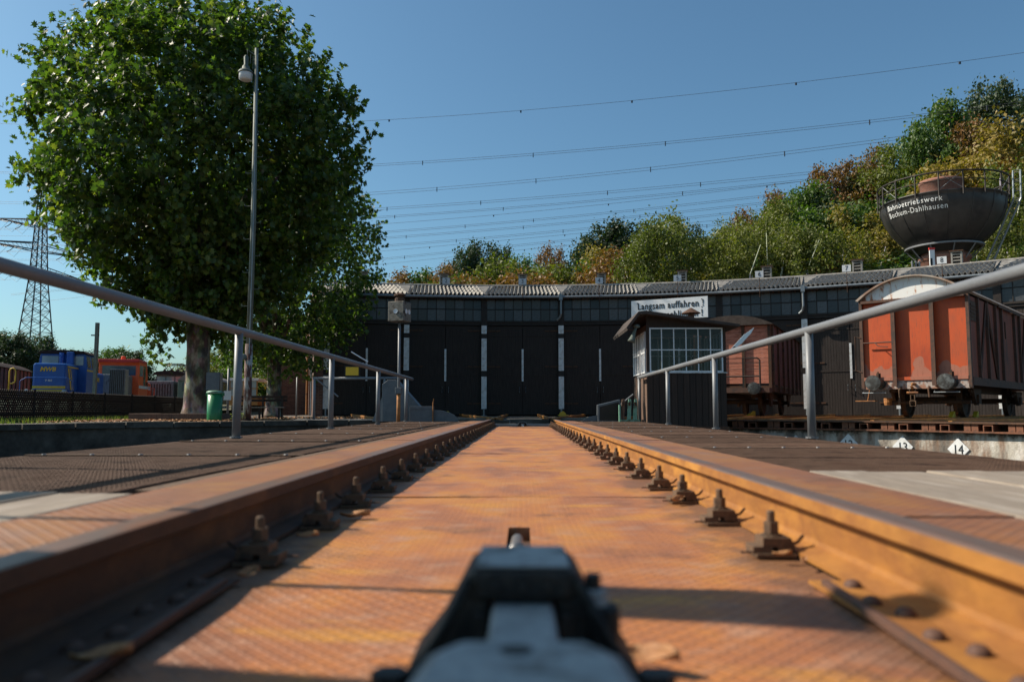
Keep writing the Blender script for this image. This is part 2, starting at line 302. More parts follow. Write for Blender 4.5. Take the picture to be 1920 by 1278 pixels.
# ------------------------------------------------------------------ mesh builder
class MB:
    def __init__(s): s.v = []; s.f = []; s.m = []
    def add(s, vs, fs, mi=0):
        b = len(s.v); s.v += [tuple(x) for x in vs]; s.f += [tuple(b + i for i in f) for f in fs]; s.m += [mi] * len(fs); return s
    def box(s, x0, x1, y0, y1, z0, z1, mi=0, T=None):
        vs = [(x, y, z) for z in (z0, z1) for y in (y0, y1) for x in (x0, x1)]
        if T: vs = [T @ Vector(v) for v in vs]
        return s.add(vs, [(0, 2, 3, 1), (4, 5, 7, 6), (0, 1, 5, 4), (2, 6, 7, 3), (0, 4, 6, 2), (1, 3, 7, 5)], mi)
    def tube(s, pts, r, n=8, mi=0, caps=True):
        pts = [Vector(p) for p in pts]; rs = r if isinstance(r, (list, tuple)) else [r] * len(pts)
        vs = []; up = None
        for i, p in enumerate(pts):
            d = (pts[min(i + 1, len(pts) - 1)] - pts[max(i - 1, 0)]).normalized()
            if up is None: up = Vector((0, 0, 1)) if abs(d.z) < .95 else Vector((0, 1, 0))
            a = d.cross(up)
            if a.length < 1e-4: a = d.cross(Vector((1, 0, 0)))
            a.normalize(); b = d.cross(a).normalized(); up = -b if False else up
            for k in range(n):
                t = 2 * PI * k / n; vs.append(p + (a * math.cos(t) + b * math.sin(t)) * rs[i])
        fs = []
        for i in range(len(pts) - 1):
            for k in range(n):
                k2 = (k + 1) % n; fs.append((i * n + k, i * n + k2, (i + 1) * n + k2, (i + 1) * n + k))
        if caps: fs += [tuple(range(n))[::-1], tuple((len(pts) - 1) * n + k for k in range(n))]
        return s.add(vs, fs, mi)
    def prism(s, poly, a0, a1, axis='y', mi=0):
        n = len(poly); vs = []
        for a in (a0, a1):
            for (p, q) in poly: vs.append({'y': (p, a, q), 'x': (a, p, q), 'z': (p, q, a)}[axis])
        fs = [tuple(range(n)), tuple(range(2 * n - 1, n - 1, -1))] + [(i, n + i, n + (i + 1) % n, (i + 1) % n) for i in range(n)]
        return s.add(vs, fs, mi)
    def lathe(s, prof, n=24, o=(0, 0, 0), mi=0, T=None, a0=0, a1=2 * PI):
        vs = []; full = abs(a1 - a0 - 2 * PI) < 1e-6; cols = n if full else n + 1
        for k in range(cols):
            t = a0 + (a1 - a0) * k / n
            for (r, z) in prof:
                p = Vector((r * math.cos(t), r * math.sin(t), z))
                if T: p = T @ p
                vs.append((p.x + o[0], p.y + o[1], p.z + o[2]))
        m = len(prof); fs = []
        for k in range(n):
            k2 = (k + 1) % cols
            for j in range(m - 1): fs.append((k * m + j, k2 * m + j, k2 * m + j + 1, k * m + j + 1))
        return s.add(vs, fs, mi)
    def mesh(s, name, mats, smooth=False):
        me = bpy.data.meshes.new(name); me.from_pydata(s.v, [], s.f)
        for m in (mats if isinstance(mats, (list, tuple)) else [mats]): me.materials.append(m)
        if any(s.m): me.polygons.foreach_set('material_index', s.m)
        if smooth: me.polygons.foreach_set('use_smooth', [True] * len(s.f))
        me.update(); return me
    def build(s, name, mats, parent=None, smooth=False, bevel=0, loc=(0, 0, 0), rz=0, auto=None):
        o = link(name, s.mesh(name, mats, smooth), parent, loc, rz)
        if bevel:
            b = o.modifiers.new('bevel', 'BEVEL'); b.width = bevel; b.segments = 2; b.limit_method = 'ANGLE'; b.angle_limit = R(40)
        return o
def link(name, me, parent=None, loc=(0, 0, 0), rz=0):
    o = bpy.data.objects.new(name, me); COL.objects.link(o); o.location = loc; o.rotation_euler = (0, 0, rz)
    if parent: o.parent = parent
    return o
def tag(o, label=None, cat=None, group=None, kind=None):
    if label: o['label'] = label
    if cat: o['category'] = cat
    if group: o['group'] = group
    if kind: o['kind'] = kind
    return o
def thing(name, label, cat, loc=(0, 0, 0), rz=0, group=None):
    o = bpy.data.objects.new(name, None); COL.objects.link(o); o.location = loc; o.rotation_euler = (0, 0, rz)
    o.empty_display_size = .2
    return tag(o, label, cat, group)
def copy_tree(o, parent=None):
    c = o.copy(); COL.objects.link(c); c.parent = parent
    for ch in o.children: copy_tree(ch, c)
    return c
def uvbox(o, scale=1.0):
    me = o.data; uv = me.uv_layers.new(name='UVMap'); mw = Matrix.Identity(4)
    for p in me.polygons:
        n = p.normal
        for li in p.loop_indices:
            c = me.vertices[me.loops[li].vertex_index].co
            if abs(n.z) > .8: u, v_ = c.x, c.y
            else:
                t = Vector((-n.y, n.x, 0)).normalized(); u, v_ = c.dot(t), c.z
            uv.data[li].uv = (u * scale, v_ * scale)
def uvcyl(o, r):
    me = o.data; uv = me.uv_layers.new(name='UVMap')
    for p in me.polygons:
        us = []
        for li in p.loop_indices:
            c = me.vertices[me.loops[li].vertex_index].co; us.append(math.atan2(c.y, c.x))
        mx = max(us)
        for li, u in zip(p.loop_indices, us):
            if mx - u > PI: u += 2 * PI
            c = me.vertices[me.loops[li].vertex_index].co; uv.data[li].uv = (u * r, c.z)
def text_mesh(s, size, ext=.004, align='CENTER', spacing=1.0, shear=0, bold=0):
    cu = bpy.data.curves.new('lettering', 'FONT'); cu.body = s; cu.size = size; cu.extrude = ext; cu.align_x = align; cu.align_y = 'CENTER'
    cu.space_character = spacing; cu.shear = shear; cu.offset = bold; cu.resolution_u = 3
    o = bpy.data.objects.new('tmp', cu); COL.objects.link(o)
    me = bpy.data.meshes.new_from_object(o); bpy.data.objects.remove(o); bpy.data.curves.remove(cu); return me
def lettering(s, size, mat, parent, loc, rot=(PI / 2, 0, 0), name='lettering', sx=1, **k):
    me = text_mesh(s, size, **k); me.name = name; me.materials.clear(); me.materials.append(mat)
    o = link(name, me, parent, loc); o.rotation_euler = rot; o.scale = (sx, 1, 1); return o

# ------------------------------------------------------------------ ground, pit
CX, CY = 0.0, 9.5
PR = 9.85
def ring(r0, r1, z0, z1, a0=0, a1=360, n=96):
    mb = MB(); vs = []; fs = []
    for k in range(n + 1):
        t = R(a0 + (a1 - a0) * k / n); sx, sy = math.sin(t), math.cos(t)
        for r, z in ((r0, z0), (r1, z0), (r1, z1), (r0, z1)): vs.append((CX + r * sx, CY + r * sy, z))
    for k in range(n):
        for j in range(4): fs.append((4 * k + j, 4 * k + (j + 1) % 4, 4 * k + 4 + (j + 1) % 4, 4 * k + 4 + j))
    fs += [(0, 3, 2, 1), (4 * n, 4 * n + 1, 4 * n + 2, 4 * n + 3)]
    return mb.add(vs, fs)
g = MB(); vs = []; fs = []; NR = 96; rad = [PR + .25, 14, 22, 40, 80, 200, 700]
for j, r in enumerate(rad):
    for k in range(NR):
        t = 2 * PI * k / NR; vs.append((CX + r * math.sin(t), CY + r * math.cos(t), .04 + (.012 * math.sin(k * 1.7 + j) if 0 < j < 4 else 0)))
for j in range(len(rad) - 1):
    for k in range(NR): fs.append((j * NR + k, (j + 1) * NR + k, (j + 1) * NR + (k + 1) % NR, j * NR + (k + 1) % NR))
tag(g.add(vs, [f[::-1] for f in fs]).build('ground', m_ground), kind='structure')
pf = MB().lathe([(.01, -1.6), (PR + .3, -1.6)], 64, (CX, CY, 0)); tag(pf.build('pit_floor', m_pitfloor), kind='structure')
pw = thing('pit_wall', 'weathered concrete wall round the turntable pit with a mossy coping', 'wall', (0, 0, 0))
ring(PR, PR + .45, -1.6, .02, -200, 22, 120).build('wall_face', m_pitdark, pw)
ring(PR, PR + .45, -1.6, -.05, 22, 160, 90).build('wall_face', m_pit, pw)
# coping stones on the left part, uneven
ck = 0
for a in np.arange(-125, 12, 5.6):
    mb = ring(PR - .07, PR + .42, .02, .13 + rng.uniform(-.012, .012), a + .08, a + 5.52, 5)
    mb.build('coping_stone', m_pitdark, pw)
# steel ring track on the right pit edge
sr = thing('pit_edge_ring', 'rusty riveted steel ring on the sunlit right edge of the pit', 'steel ring')
ring(PR - .12, PR + .35, -.05, -.02, 24, 110, 50).build('lower_flange', m_pitsteel, sr)
ring(PR - .08, PR + .35, .115, .145, 24, 110, 50).build('upper_flange', m_darkrust, sr)
ring(PR + .3, PR + .34, -.019, .114, 24, 110, 50).build('back_web', m_darkrust, sr)
blk = MB().box(-.06, .06, -.02, .2, -.019, .114)
blk2 = MB().box(-.09, -.07, -.06, .2, -.018, .08).box(.07, .09, -.06, .2, -.018, .08).box(-.09, .09, -.06, .2, .08, .095)
bm1, bm2 = blk.mesh('spacer_block', m_pitsteel), blk2.mesh('track_chair', m_pitsteel)
for i, a in enumerate(np.arange(24.5, 84, 2.3)):
    t = R(a); r = PR - .02
    link('track_chair' if i % 2 else 'spacer_block', bm2 if i % 2 else bm1, sr, (CX + r * math.sin(t), CY + r * math.cos(t), 0), -t)
    if i % 2 == 0:
        link('spacer_block', bm1, sr, (CX + r * math.sin(t + R(.8)), CY + r * math.cos(t + R(.8)), 0), -t)
# position diamonds on the pit wall
def diamond(num, px, a, z):
    t = R(a); r = PR - .02
    d = thing('number_diamond', 'white numbered diamond plate on the pit wall, %s' % px, 'number plate', (CX + r * math.sin(t), CY + r * math.cos(t), z), -t, 'position diamonds on the pit wall')
    s = .2
    MB().prism([(-s, 0), (0, -s * 1.05), (s, 0), (0, s * 1.05)], -.008, .008, 'y').build('plate', m_whitebright, d)
    MB().prism([(-s * .92, 0), (0, -s * .96), (s * .92, 0), (0, s * .96)], -.009, -.0085, 'y').build('face', m_white, d)
    lettering(num, .24, m_ink, d, (0, -.012, -.01), sx=.85, name='numeral')
DIA = [('14', 'rightmost of them', 55.6, -.36), ('13', 'second from the right', 49.5, -.35), ('12', 'half in shade beside the railing post', 43.2, -.33), ('11', 'only its tip showing in shade', 36.8, -.38)]
for a in DIA: diamond(*a)

# ------------------------------------------------------------------ turntable bridge
br = thing('turntable_bridge', 'rusty turntable bridge carrying one track towards the roundhouse', 'turntable', (0, 9.5, 0))
def B_(mb, name, mats, **k):   # part of bridge, mesh in world coords
    o = mb.build(name, mats, br, **k); o.location = (0, -9.5, 0); return o
ZD = .10
Y0, Y1 = -.6, 18.96
RP = [(.036, .150), (.03, .1515), (-.03, .1515), (-.036, .147), (-.037, .118), (-.009, .106), (-.0075, .040), (-.012, .028), (-.0625, .014), (-.0625, .003), (.0625, .003), (.0625, .014), (.012, .028), (.0075, .040), (.009, .106), (.037, .118)]
for s in (-1, 1):
    xc = s * (.7175 + .037)
    mb = MB(); poly = [(xc + p, q) for p, q in RP]
    n = len(poly); ys = list(np.linspace(Y0, Y1, 40)); vs = [(p, y, q) for y in ys for (p, q) in poly]; fs = []; mi = []
    for i in range(len(ys) - 1):
        for k in range(n): fs.append((i * n + k, i * n + (k + 1) % n, (i + 1) * n + (k + 1) % n, (i + 1) * n + k)); mi.append(1 if k in (0, 1, 2) else 0)
    fs += [tuple(range(n))[::-1], tuple(len(vs) - n + k for k in range(n))]; mi += [0, 0]
    mb.v = vs; mb.f = fs; mb.m = mi
    B_(mb, 'rail', [m_rail if s > 0 else m_railshade, m_railtop])
# centre plates with joints
joints = [-.6, 1.67, 3.42, 5.3, 6.8, 8.4, 10.0, 11.6, 13.2, 14.8, 16.4, 17.9]
for i in range(len(joints) - 1):
    a, b = joints[i] + .004, joints[i + 1] - .004
    mb = MB(); dz = rng.uniform(-.002, .002)
    def sheet(x0, x1, y0, y1):
        nx = max(1, int((x1 - x0) / .12)); ny = max(1, int((y1 - y0) / .12)); vs = []; fs = []
        for q in range(ny + 1):
            for p in range(nx + 1):
                x = x0 + (x1 - x0) * p / nx; y = y0 + (y1 - y0) * q / ny
                e = min(y - a, b - y)
                z = dz + .004 * math.sin(x * 5 + i) * math.sin((y - a) * 4) + (.007 * math.exp(-e / .05) if i < 1 else .002 * math.exp(-e / .05))
                vs.append((x, y, z))
        for q in range(ny):
            for p in range(nx): k = q * (nx + 1) + p; fs.append((k, k + 1, k + nx + 2, k + nx + 1))
        mb.add(vs, fs)
    if i == 1:
        hx0, hx1, hy0, hy1 = -.045, .022, 2.1, 2.55
        sheet(-.695, hx0, a, b); sheet(hx1, .695, a, b); sheet(hx0, hx1, a, hy0); sheet(hx0, hx1, hy1, b)
        mb.box(hx0, hx1, hy1, hy1 + .01, -.06, .002)
    else: sheet(-.695, .695, a, b)
    o = B_(mb, 'deck_plate', m_plate)
    so_ = o.modifiers.new('thick', 'SOLIDIFY'); so_.thickness = .008; so_.offset = -1
B_(MB().box(-.69, .69, -.6, 17.9, -.05, -.04).box(-.04, .02, 2.1, 2.6, -.2, -.19), 'under_plate', m_darkrust)
# side strips of tread plate outside the rails, slightly lower than the rail head
for s in (-1, 1):
    ys = [-.6, 1.9, 4.2, 6.6, 9.0, 11.4, 13.8, 16.2, 18.5]
    for a, b in zip(ys[:-1], ys[1:]):
        x0, x1 = sorted((s * .80, s * 1.15)); dz = rng.uniform(-.004, .004)
        B_(MB().box(x0, x1, a + .005, b - .005, ZD + .012 + dz, ZD + .022 + dz), 'side_plate', m_plateside)
    # angle section along the strip
    x0, x1 = sorted((s * 1.155, s * 1.21))
    if s < 0: B_(MB().box(x0, x1, 2.5, 18.6, ZD, ZD + .02), 'edge_strip', m_clip)
    B_(MB().box(*sorted((s * .85, s * .87)), -.6, 18.5, -1.0, ZD + .01).box(*sorted((s * .75, s * .97)), -.6, 18.5, -1.03, -1.0), 'main_girder', m_darkrust)
    xe = 2.54 if s > 0 else 2.80; B_(MB().box(*sorted((s * xe, s * (xe + .03))), -.5, 18.4, -.08, ZD + .01), 'edge_beam', m_darkrust)
for i in range(13):
    y = .4 + i * 1.45; B_(MB().box(-2.79, 2.53, y, y + .08, -.16, -.06), 'cross_beam', m_darkrust)
# gratings: expanded metal, real strands
def grating(wx, wy, lw=.062, sw=.032, t=.006, h=.014):
    mb = MB(); nx, ny = int(round(wx / lw)), int(round(wy / sw))
    lw = wx / nx; sw = wy / ny; V = []; Fc = []
    def strand(p, q):
        (x0, y0), (x1, y1) = p, q; dx, dy = x1 - x0, y1 - y0; l = math.hypot(dx, dy); px, py = -dy / l * t, dx / l * t
        b = len(V)
        V.extend([(x0 - px, y0 - py, 0), (x0 + px, y0 + py, h), (x1 + px, y1 + py, h), (x1 - px, y1 - py, 0),
                  (x0 - px * .2, y0 - py * .2 , -.003), (x0 + px * 1.5, y0 + py * 1.5, h - .003), (x1 + px * 1.5, y1 + py * 1.5, h - .003), (x1 - px * .2, y1 - py * .2, -.003)])
        Fc.extend([(b, b + 1, b + 2, b + 3), (b + 5, b + 4, b + 7, b + 6), (b + 1, b + 5, b + 6, b + 2), (b, b + 3, b + 7, b + 4)])
    for j in range(ny):
        for i in range(nx):
            x, y = i * lw, j * sw; xm, ym = x + lw / 2, y + sw / 2
            strand((x, ym), (xm, y)); strand((xm, y), (x + lw, ym))
            strand((xm, y + sw), (x, ym)); strand((x + lw, ym), (xm, y + sw))
    mb.add(V, Fc)
    mb.box(0, wx, -.002, .012, -.03, h).box(0, .012, 0, wy, -.03, h).box(wx - .012, wx, 0, wy, -.03, h)
    return mb.mesh('grating_panel', m_grating)
gw = 1.40; gme = grating(gw, 1.0)
for s, ys in ((1, 3.35), (-1, 2.45)):
    y = ys; k = 0
    while y < 17.9:
        o = link('grating_panel', gme, br, (1.165 if s > 0 else -2.795, y - 9.5, ZD + rng.uniform(-.003, .003)))
        if s > 0: o.scale = (1.37 / gw, 1, 1)
        else: o.scale = (1.515 / gw, 1, 1)
        y += 1.008
# cover strips over the grating joints, with countersunk bolts
for s, ys in ((1, 3.35), (-1, 2.45)):
    for q in range(1, 8):
        y = ys + q * 2.016 - .004
        if y > 17.8: break
        x0, x1 = (1.18, 2.52) if s > 0 else (-2.78, -1.22)
        B_(MB().box(x0, x1, y - .018, y + .018, ZD + .0175, ZD + .021), 'cover_strip', m_clip)
        for xx in np.linspace(x0 + .1, x1 - .1, 6):
            link('strip_bolt', bpy.data.meshes.get('strip_bolt') or MB().lathe([(.013, 0), (.011, .004), (0, .005)], 8).mesh('strip_bolt', m_steel), br, (xx, y - 9.5, ZD + .021))
# timber planks at the near end
for s, yend in ((1, 3.32), (-1, 2.42)):
    for k in range(6):
        x0 = 1.165 + k * .236; a, b = sorted((s * x0, s * (x0 + .226)))
        dz = rng.uniform(-.004, .004); ye = yend + rng.uniform(-.03, .0)
        B_(MB().box(a, b, -.6, ye, ZD - .02 + dz, ZD + .022 + dz), 'deck_plank', m_plank, bevel=.006)
# rail clips with bolts
c = MB()
c.box(-.07, .033, -.048, .048, 0.001, .010)                      # base plate
c.prism([(-.075, .010), (-.075, .026), (-.05, .026), (-.05, .048), (.02, .048), (.03, .030), (.03, .016), (-.012, .014), (-.012, .026), (-.03, .026), (-.03, .010)], -.036, .036, 'y')
clip_me = c.mesh('rail_clip', m_clip)
b = MB().lathe([(.0, .112), (.008, .112), (.011, .108), (.011, .084)], 8)
b.lathe([(.011, .084), (.02, .084), (.02, .056), (.021, .056)], 6).lathe([(.021, .048), (.027, .048), (.027, .053), (.012, .054)], 10)
b.lathe([(.019, .0841), (.0, .0841)], 6)
bolt_me = b.mesh('clip_bolt', m_clip)
pin_me = MB().tube([(.02, -.03, .03), (.045, -.012, .034), (.062, -.004, .05)], .004, 6).mesh('split_pin', m_darkrust)
pin2_me = MB().tube([(-.065, -.03, .012), (-.105, -.028, .012)], .003, 6).mesh('locking_wire', m_darkrust)
for s in (-1, 1):
    for k in range(29):
        y = 2.0 + k * .565 + rng.uniform(-.02, .02) + (.08 if s > 0 else -.04)
        if y > 18.1: break
        cl = link('rail_clip', clip_me, br, (s * .655, y - 9.5, rng.uniform(0, .003)), (0 if s > 0 else PI) + rng.uniform(-.06, .06))
        link('clip_bolt', bolt_me, cl, (-.018, 0, 0), rng.uniform(0, 1))
        if k < 14 and (s > 0 or k % 2 == 0): link('split_pin', pin_me, cl); link('locking_wire', pin2_me, cl)
# splice plate, dome bolts and flat bar in the near part
dome = MB().lathe([(.018, 0), (.017, .006), (.012, .012), (.006, .0145), (0, .015)], 12).mesh('dome_bolt', m_wagframe, True)
for s in (-1, 1):
    B_(MB().box(*sorted((s * .60, s * .695)), -.5, 1.72, .008, .014), 'base_plate', m_rail if s > 0 else m_railshade)
    T = Matrix.Translation((s * .585, 1.02, .017)) @ Matrix.Rotation(s * R(-3.0), 4, 'Z')
    B_(MB().box(-.008, .008, -1.2, .66, -.008, .007, 0, T), 'flat_bar', m_wagframe, bevel=.002)
    for k in range(10):
        y = .62 + k * .112 + (.03 if k % 2 else 0)
        link('dome_bolt', dome, br, (s * (.668 if k % 2 else .645), y - 9.5, .0135))
# end beam and far latch
B_(MB().box(-.69, .69, 18.3, 18.45, -.1, .055).box(-.69, .69, 17.91, 18.3, -.12, -.02), 'end_beam', m_slab, bevel=.01)

def latch(y, flip, label):
    L_ = thing('locking_latch', label, 'latch', (0, y, 0), PI if flip else 0)
    # local: the frame front lies at y = 0, the lid towards the end of the bridge
    fr = MB()
    def loft(sec0, sec1, mi=0):
        n = len(sec0); fr.add(list(sec0) + list(sec1), [tuple(range(n))[::-1], tuple(range(n, 2 * n))] + [(i, (i + 1) % n, n + (i + 1) % n, n + i) for i in range(n)], mi)
    for s in (-1, 1):
        q = lambda x, yy, z: (s * x, yy, z)
        a = [q(.036, -.03, .0), q(.150, -.03, .0), q(.128, -.03, .085), q(.096, -.03, .125), q(.060, -.03, .192), q(.038, -.03, .192)]
        bb = [(x, yy + .13, z) for x, yy, z in a]
        if s > 0: loft(a[::-1], bb[::-1])
        else: loft(a, bb)
    fr.box(-.057, .057, -.036, .104, .160, .195)
    fr.build('latch_frame', m_black, L_, bevel=.007)
    MB().box(-.052, .052, -.03, .10, .1955, .199).build('top_plate', m_latchlid, L_, bevel=.002)
    for x in (-.03, .0, .028): MB().lathe([(.006, .0), (.006, .006), (.0, .007)], 8, (x, -.036, .177), T=Matrix.Rotation(PI / 2, 4, 'X')).build('rivet', m_black, L_)
    for s in (-1, 1):
        MB().box(*sorted((s * .040, s * .054)), -.045, -.0365, .05, .15).build('guide_rib', m_black, L_, bevel=.002)
        MB().lathe([(.009, 0), (.009, .007), (0, .008)], 6, (s * .105, -.031, .06), T=Matrix.Rotation(PI / 2, 4, 'X')).build('flank_bolt', m_latchlid, L_)
        MB().tube([(s * .142, -.04, .02), (s * .122, -.045, .085), (s * .092, -.045, .125), (s * .06, -.04, .185)], .005, 6).build('edge_bead', m_black, L_, True)
    MB().prism([(-.062, .04), (.062, .04), (.062, .0), (-.062, 0)], -.1, -.031, 'y').build('cross_piece', m_black, L_, bevel=.008)
    MB().box(-.034, .034, -.20, .12, .075, .157).build('sliding_bolt', m_latchlid, L_, bevel=.006)
    poly = [(-.086, -.50), (-.084, -.38), (-.077, -.30), (-.056, -.262), (.056, -.262), (.077, -.30), (.084, -.38), (.086, -.50)]
    MB().prism(poly, .08, .186, 'z').build('lid', m_latchlid, L_, bevel=.014)
    MB().lathe([(.013, .1865), (.013, .187), (.0, .187)], 16, (-.005, -.30, 0)).build('oil_hole', m_black, L_)
    MB().prism([(-.15, -.50), (-.148, -.30), (-.135, -.16), (-.115, -.04), (.115, -.04), (.135, -.16), (.148, -.30), (.15, -.50)], .0, .075, 'z').build('foot', m_black, L_, bevel=.012)
    for s in (-1, 1):
        MB().tube([(s * .165, -.40, .03), (s * .155, -.22, .07), (s * .13, -.1, .10)], .014, 10).build('side_lug', m_black, L_, True)
        MB().lathe([(.019, .07), (.019, .12), (.0, .12)], 6, (s * .128, -.14, 0)).build('nut', m_black, L_)
    MB().lathe([(.021, .0), (.021, .150), (.018, .155), (0, .155)], 10, (.087, -.02, 0)).build('stud_base', m_black, L_, bevel=.002)
    MB().lathe([(.016, .155), (.016, .172), (0, .172)], 6, (.080, -.02, 0)).build('stud_nut', m_latchlid, L_, bevel=.002)
    MB().lathe([(.009, .172), (.009, .188), (0, .188)], 8, (.078, -.02, 0)).build('stud', m_black, L_)
    MB().tube([(-.006, .06, .15), (-.016, .9, .045), (-.016, 1.45, -.01)], [.019, .018, .018], 12).build('push_rod', m_steel, L_, True)
    MB().tube([(-.014, .93, .045), (-.014, 1.0, .037)], [.022, .022], 12).build('rod_sleeve', m_steel, L_, True)
    return L_
l1 = latch(.93, False, 'black cast locking latch in the foreground with grey lid and rod')
l2 = latch(18.2, True, 'small dark locking latch at the far end of the bridge'); l2.location.z = -.1

# ------------------------------------------------------------------ railings
def railing(s, yend, label):
    r_ = thing('railing', label, 'railing', (s * 2.55, 9.5, ZD), 0, 'railings along the turntable bridge')
    top = [(0, y - 9.5 , .975) for y in np.linspace(-.9, yend, 14)]
    MB().tube(top, .038, 16).build('top_rail', m_greysteel, r_, True)
    for y in (.1, 3.6, 7.1, 10.6, 14.05, 17.45):
        MB().tube([(0, y - 9.5, -.05), (0, y - 9.5, .96)], .036, 14).build('post', m_greysteel, r_, True)
        MB().lathe([(.0365, 0), (.055, .0), (.055, .012), (.0365, .012)], 12, (0, y - 9.5, .022)).build('foot_flange', m_greysteel, r_)
    MB().tube([(0, 10.2 - 9.5 + 1.2, .975), (0, 10.2 - 9.5 + 1.28, .975)], .041, 16).build('pipe_coupling', m_greysteel, r_, True)
    return r_
railing(-1, 18.35, 'grey tubular railing along the left side of the bridge')
railing(1, 17.6, 'grey tubular railing along the right side of the bridge, before the cabin')
# white blades fixed near the railings
bl = thing('pointed_marker', 'pointed white metal plate sticking up behind the right railing', 'marker', (2.62, 10.0, 1.1))
MB().prism([(-.0, .04), (.16, .21), (.29, .30), (.25, .23), (.12, .09), (.03, .03)], -.006, .006, 'y').build('blade', m_blade, bl)
MB().box(.02, .05, -.01, .02, -.03, .06).build('bracket', m_darkrust, bl)
bl = thing('slanting_marker', 'thin white rod slanting above the left railing', 'marker', (-2.55, 12.2, 1.1))
MB().tube([(-.09, 0, .16), (.17, 0, .005)], .009, 8).build('rod', m_blade, bl)

# signal lanterns: the near one is added out of view, to throw foreground shadow
def lantern(x, y, label, rz=R(-18)):
    t = thing('signal_lantern', label, 'signal lantern', (x, y, ZD))
    MB().tube([(0, 0, -.1), (0, 0, 2.22)], .03, 12).build('pole', m_greysteel, t, True)
    MB().tube([(0, 0, -.1), (0, 0, .66)], .042, 12).build('lower_sleeve', m_rust, t, True)
    MB().box(-.07, .07, -.07, .07, .62, .76).build('switch_box', m_guard, t, bevel=.01)
    b = MB().box(-.19, .19, -.19, .19, 2.22, 2.66).build('lamp_box', M_lbox, t, bevel=.012); b.rotation_euler.z = rz
    for k, (dx, dz) in enumerate(((0, .22),)):
        for q in range(4):
            n_ = 1 if q % 2 == 0 else 2
            for i in range(n_):
                off = 0 if n_ == 1 else (-.07 if i == 0 else .07)
                a = rz + q * PI / 2
                d = MB().lathe([(0, .0), (.055, .0), (.055, .01)], 20, T=Matrix.Rotation(PI / 2, 4, 'X')).build('signal_disc', m_whitebright, t)
                d.location = (math.sin(a) * .197 + off * math.cos(a), -math.cos(a) * .197 + off * math.sin(a), 2.44); d.rotation_euler.z = a
    MB().lathe([(.11, 2.66), (.11, 2.74), (.08, 2.76), (.08, 2.8), (.13, 2.8), (.13, 2.83), (.06, 2.86), (0, 2.87)], 14).build('vent_cap', m_darkrust, t)
    return t
M_lbox = M('lantern_tin', (.12, .11, .09), (.2, .18, .15), 9, .6, .3, c3=(.05, .04, .03), bs=40, bstr=.4)
lantern(-2.74, 17.6, 'boxy tin signal lantern with white discs at the far left of the bridge')
shadow_lantern = lantern(-2.62, 2.15, 'added tin signal lantern out of view at the near left, casting foreground shadow'); shadow_lantern.scale = (.62, .62, 1.0)  # added unseen lantern, narrowed to thin its shadow on the deck
sc_ = thing('shadow_cabinet', 'added tall grey cabinet out of view at the near left, shading the foreground', 'cabinet', (-2.9, 1.22, ZD))  # added unseen block, sized to throw shade over the near plates
MB().box(-.25, .25, -.42, .42, .1, 2.75).build('casing', m_guard, sc_, bevel=.015)
MB().box(.251, .265, -.36, .36, .2, 2.65).build('door', m_greysteel, sc_, bevel=.004); MB().box(-.3, .3, -.47, .47, 2.751, 2.82).build('rain_hood', m_darkrust, sc_)
MB().box(-.2, .2, -.35, .35, -.15, .1).build('plinth', m_darkrust, sc_)

# ------------------------------------------------------------------ far-end fittings on the bridge and beside it
gd = thing('drive_housing', 'grey sheet steel housing behind the left railing with a sloping side', 'housing', (-2.9, 18.55, 0))
MB().prism([(-.35, .1), (-.35, .96), (-.22, 1.06), (-.02, 1.06), (.55, .42), (.55, .1)], -.15, .3, 'y').build('casing', m_guard, gd, bevel=.01)
MB().prism([(-.6, .1), (-.36, .7), (-.36, .1)], -.02, .02, 'y').build('gusset', m_greysteel, gd)
g2 = thing('gear_guard', 'low grey steel guard box with a curved end left of the rails', 'guard', (-2.0, 17.9, 0))
MB().box(-.52, -.01, -.1, .25, .1, .45).box(-.52, -.01, -.11, -.1, .38, .45).build('box', m_guard, g2, bevel=.006)
poly = [(0, .1)] + [(0 + .56 * math.sin(t) * 1.0, .1 + .27 * math.cos(t) ) for t in np.linspace(0, PI / 2, 9)]
MB().prism(poly, .0, .08, 'y').build('curved_fender', m_guard, g2)
MB().tube([(0, -.12, .1), (.0, -.12, .5), (.015, -.12, .62)], .012, 8).build('lever', m_rust, g2)
g3 = thing('gear_guard', 'dark grey steel guard with raked top right of the rails', 'guard', (1.66, 17.8, 0))
MB().prism([(0, .1), (0, .48), (.5, .60), (.5, .1)], -.12, .2, 'y').build('casing', m_guard, g3, bevel=.01)
MB().prism([(.04, .14), (.04, .44), (.46, .54), (.46, .14)], -.126, -.1205, 'y').build('panel', m_frame, g3)
MB().prism([(-.35, .1), (-.3, .16), (-.18, .22), (0, .25), (0, .1)], 0, .06, 'y').build('curved_fender', m_guard, g3)
MB().tube([(.2, .4, .2), (.86, .4, .72)], .02, 8).build('brace', m_guard, g3)
lf = thing('lever_frame', 'green lever frame with two upright hand levers beside the cabin', 'levers', (2.12, 17.4, ZD))
MB().box(0, .42, -.08, .08, .02, .06).build('base', m_greenpaint, lf)
for dx, mm in ((.03, m_woodmid), (.17, m_greenpaint), (.3, m_greenpaint)):
    MB().prism([(dx - .03, .06), (dx + .01, .5), (dx + .07, .5), (dx + .06, .06)], -.03, .03, 'y').build('lever', mm, lf, bevel=.006)
    MB().box(dx, dx + .05, -.045, -.031, .36, .44).build('catch', m_darkrust, lf)
MB().box(-.03, .0, -.06, .06, .0, .38).build('end_post', m_greenpaint, lf)

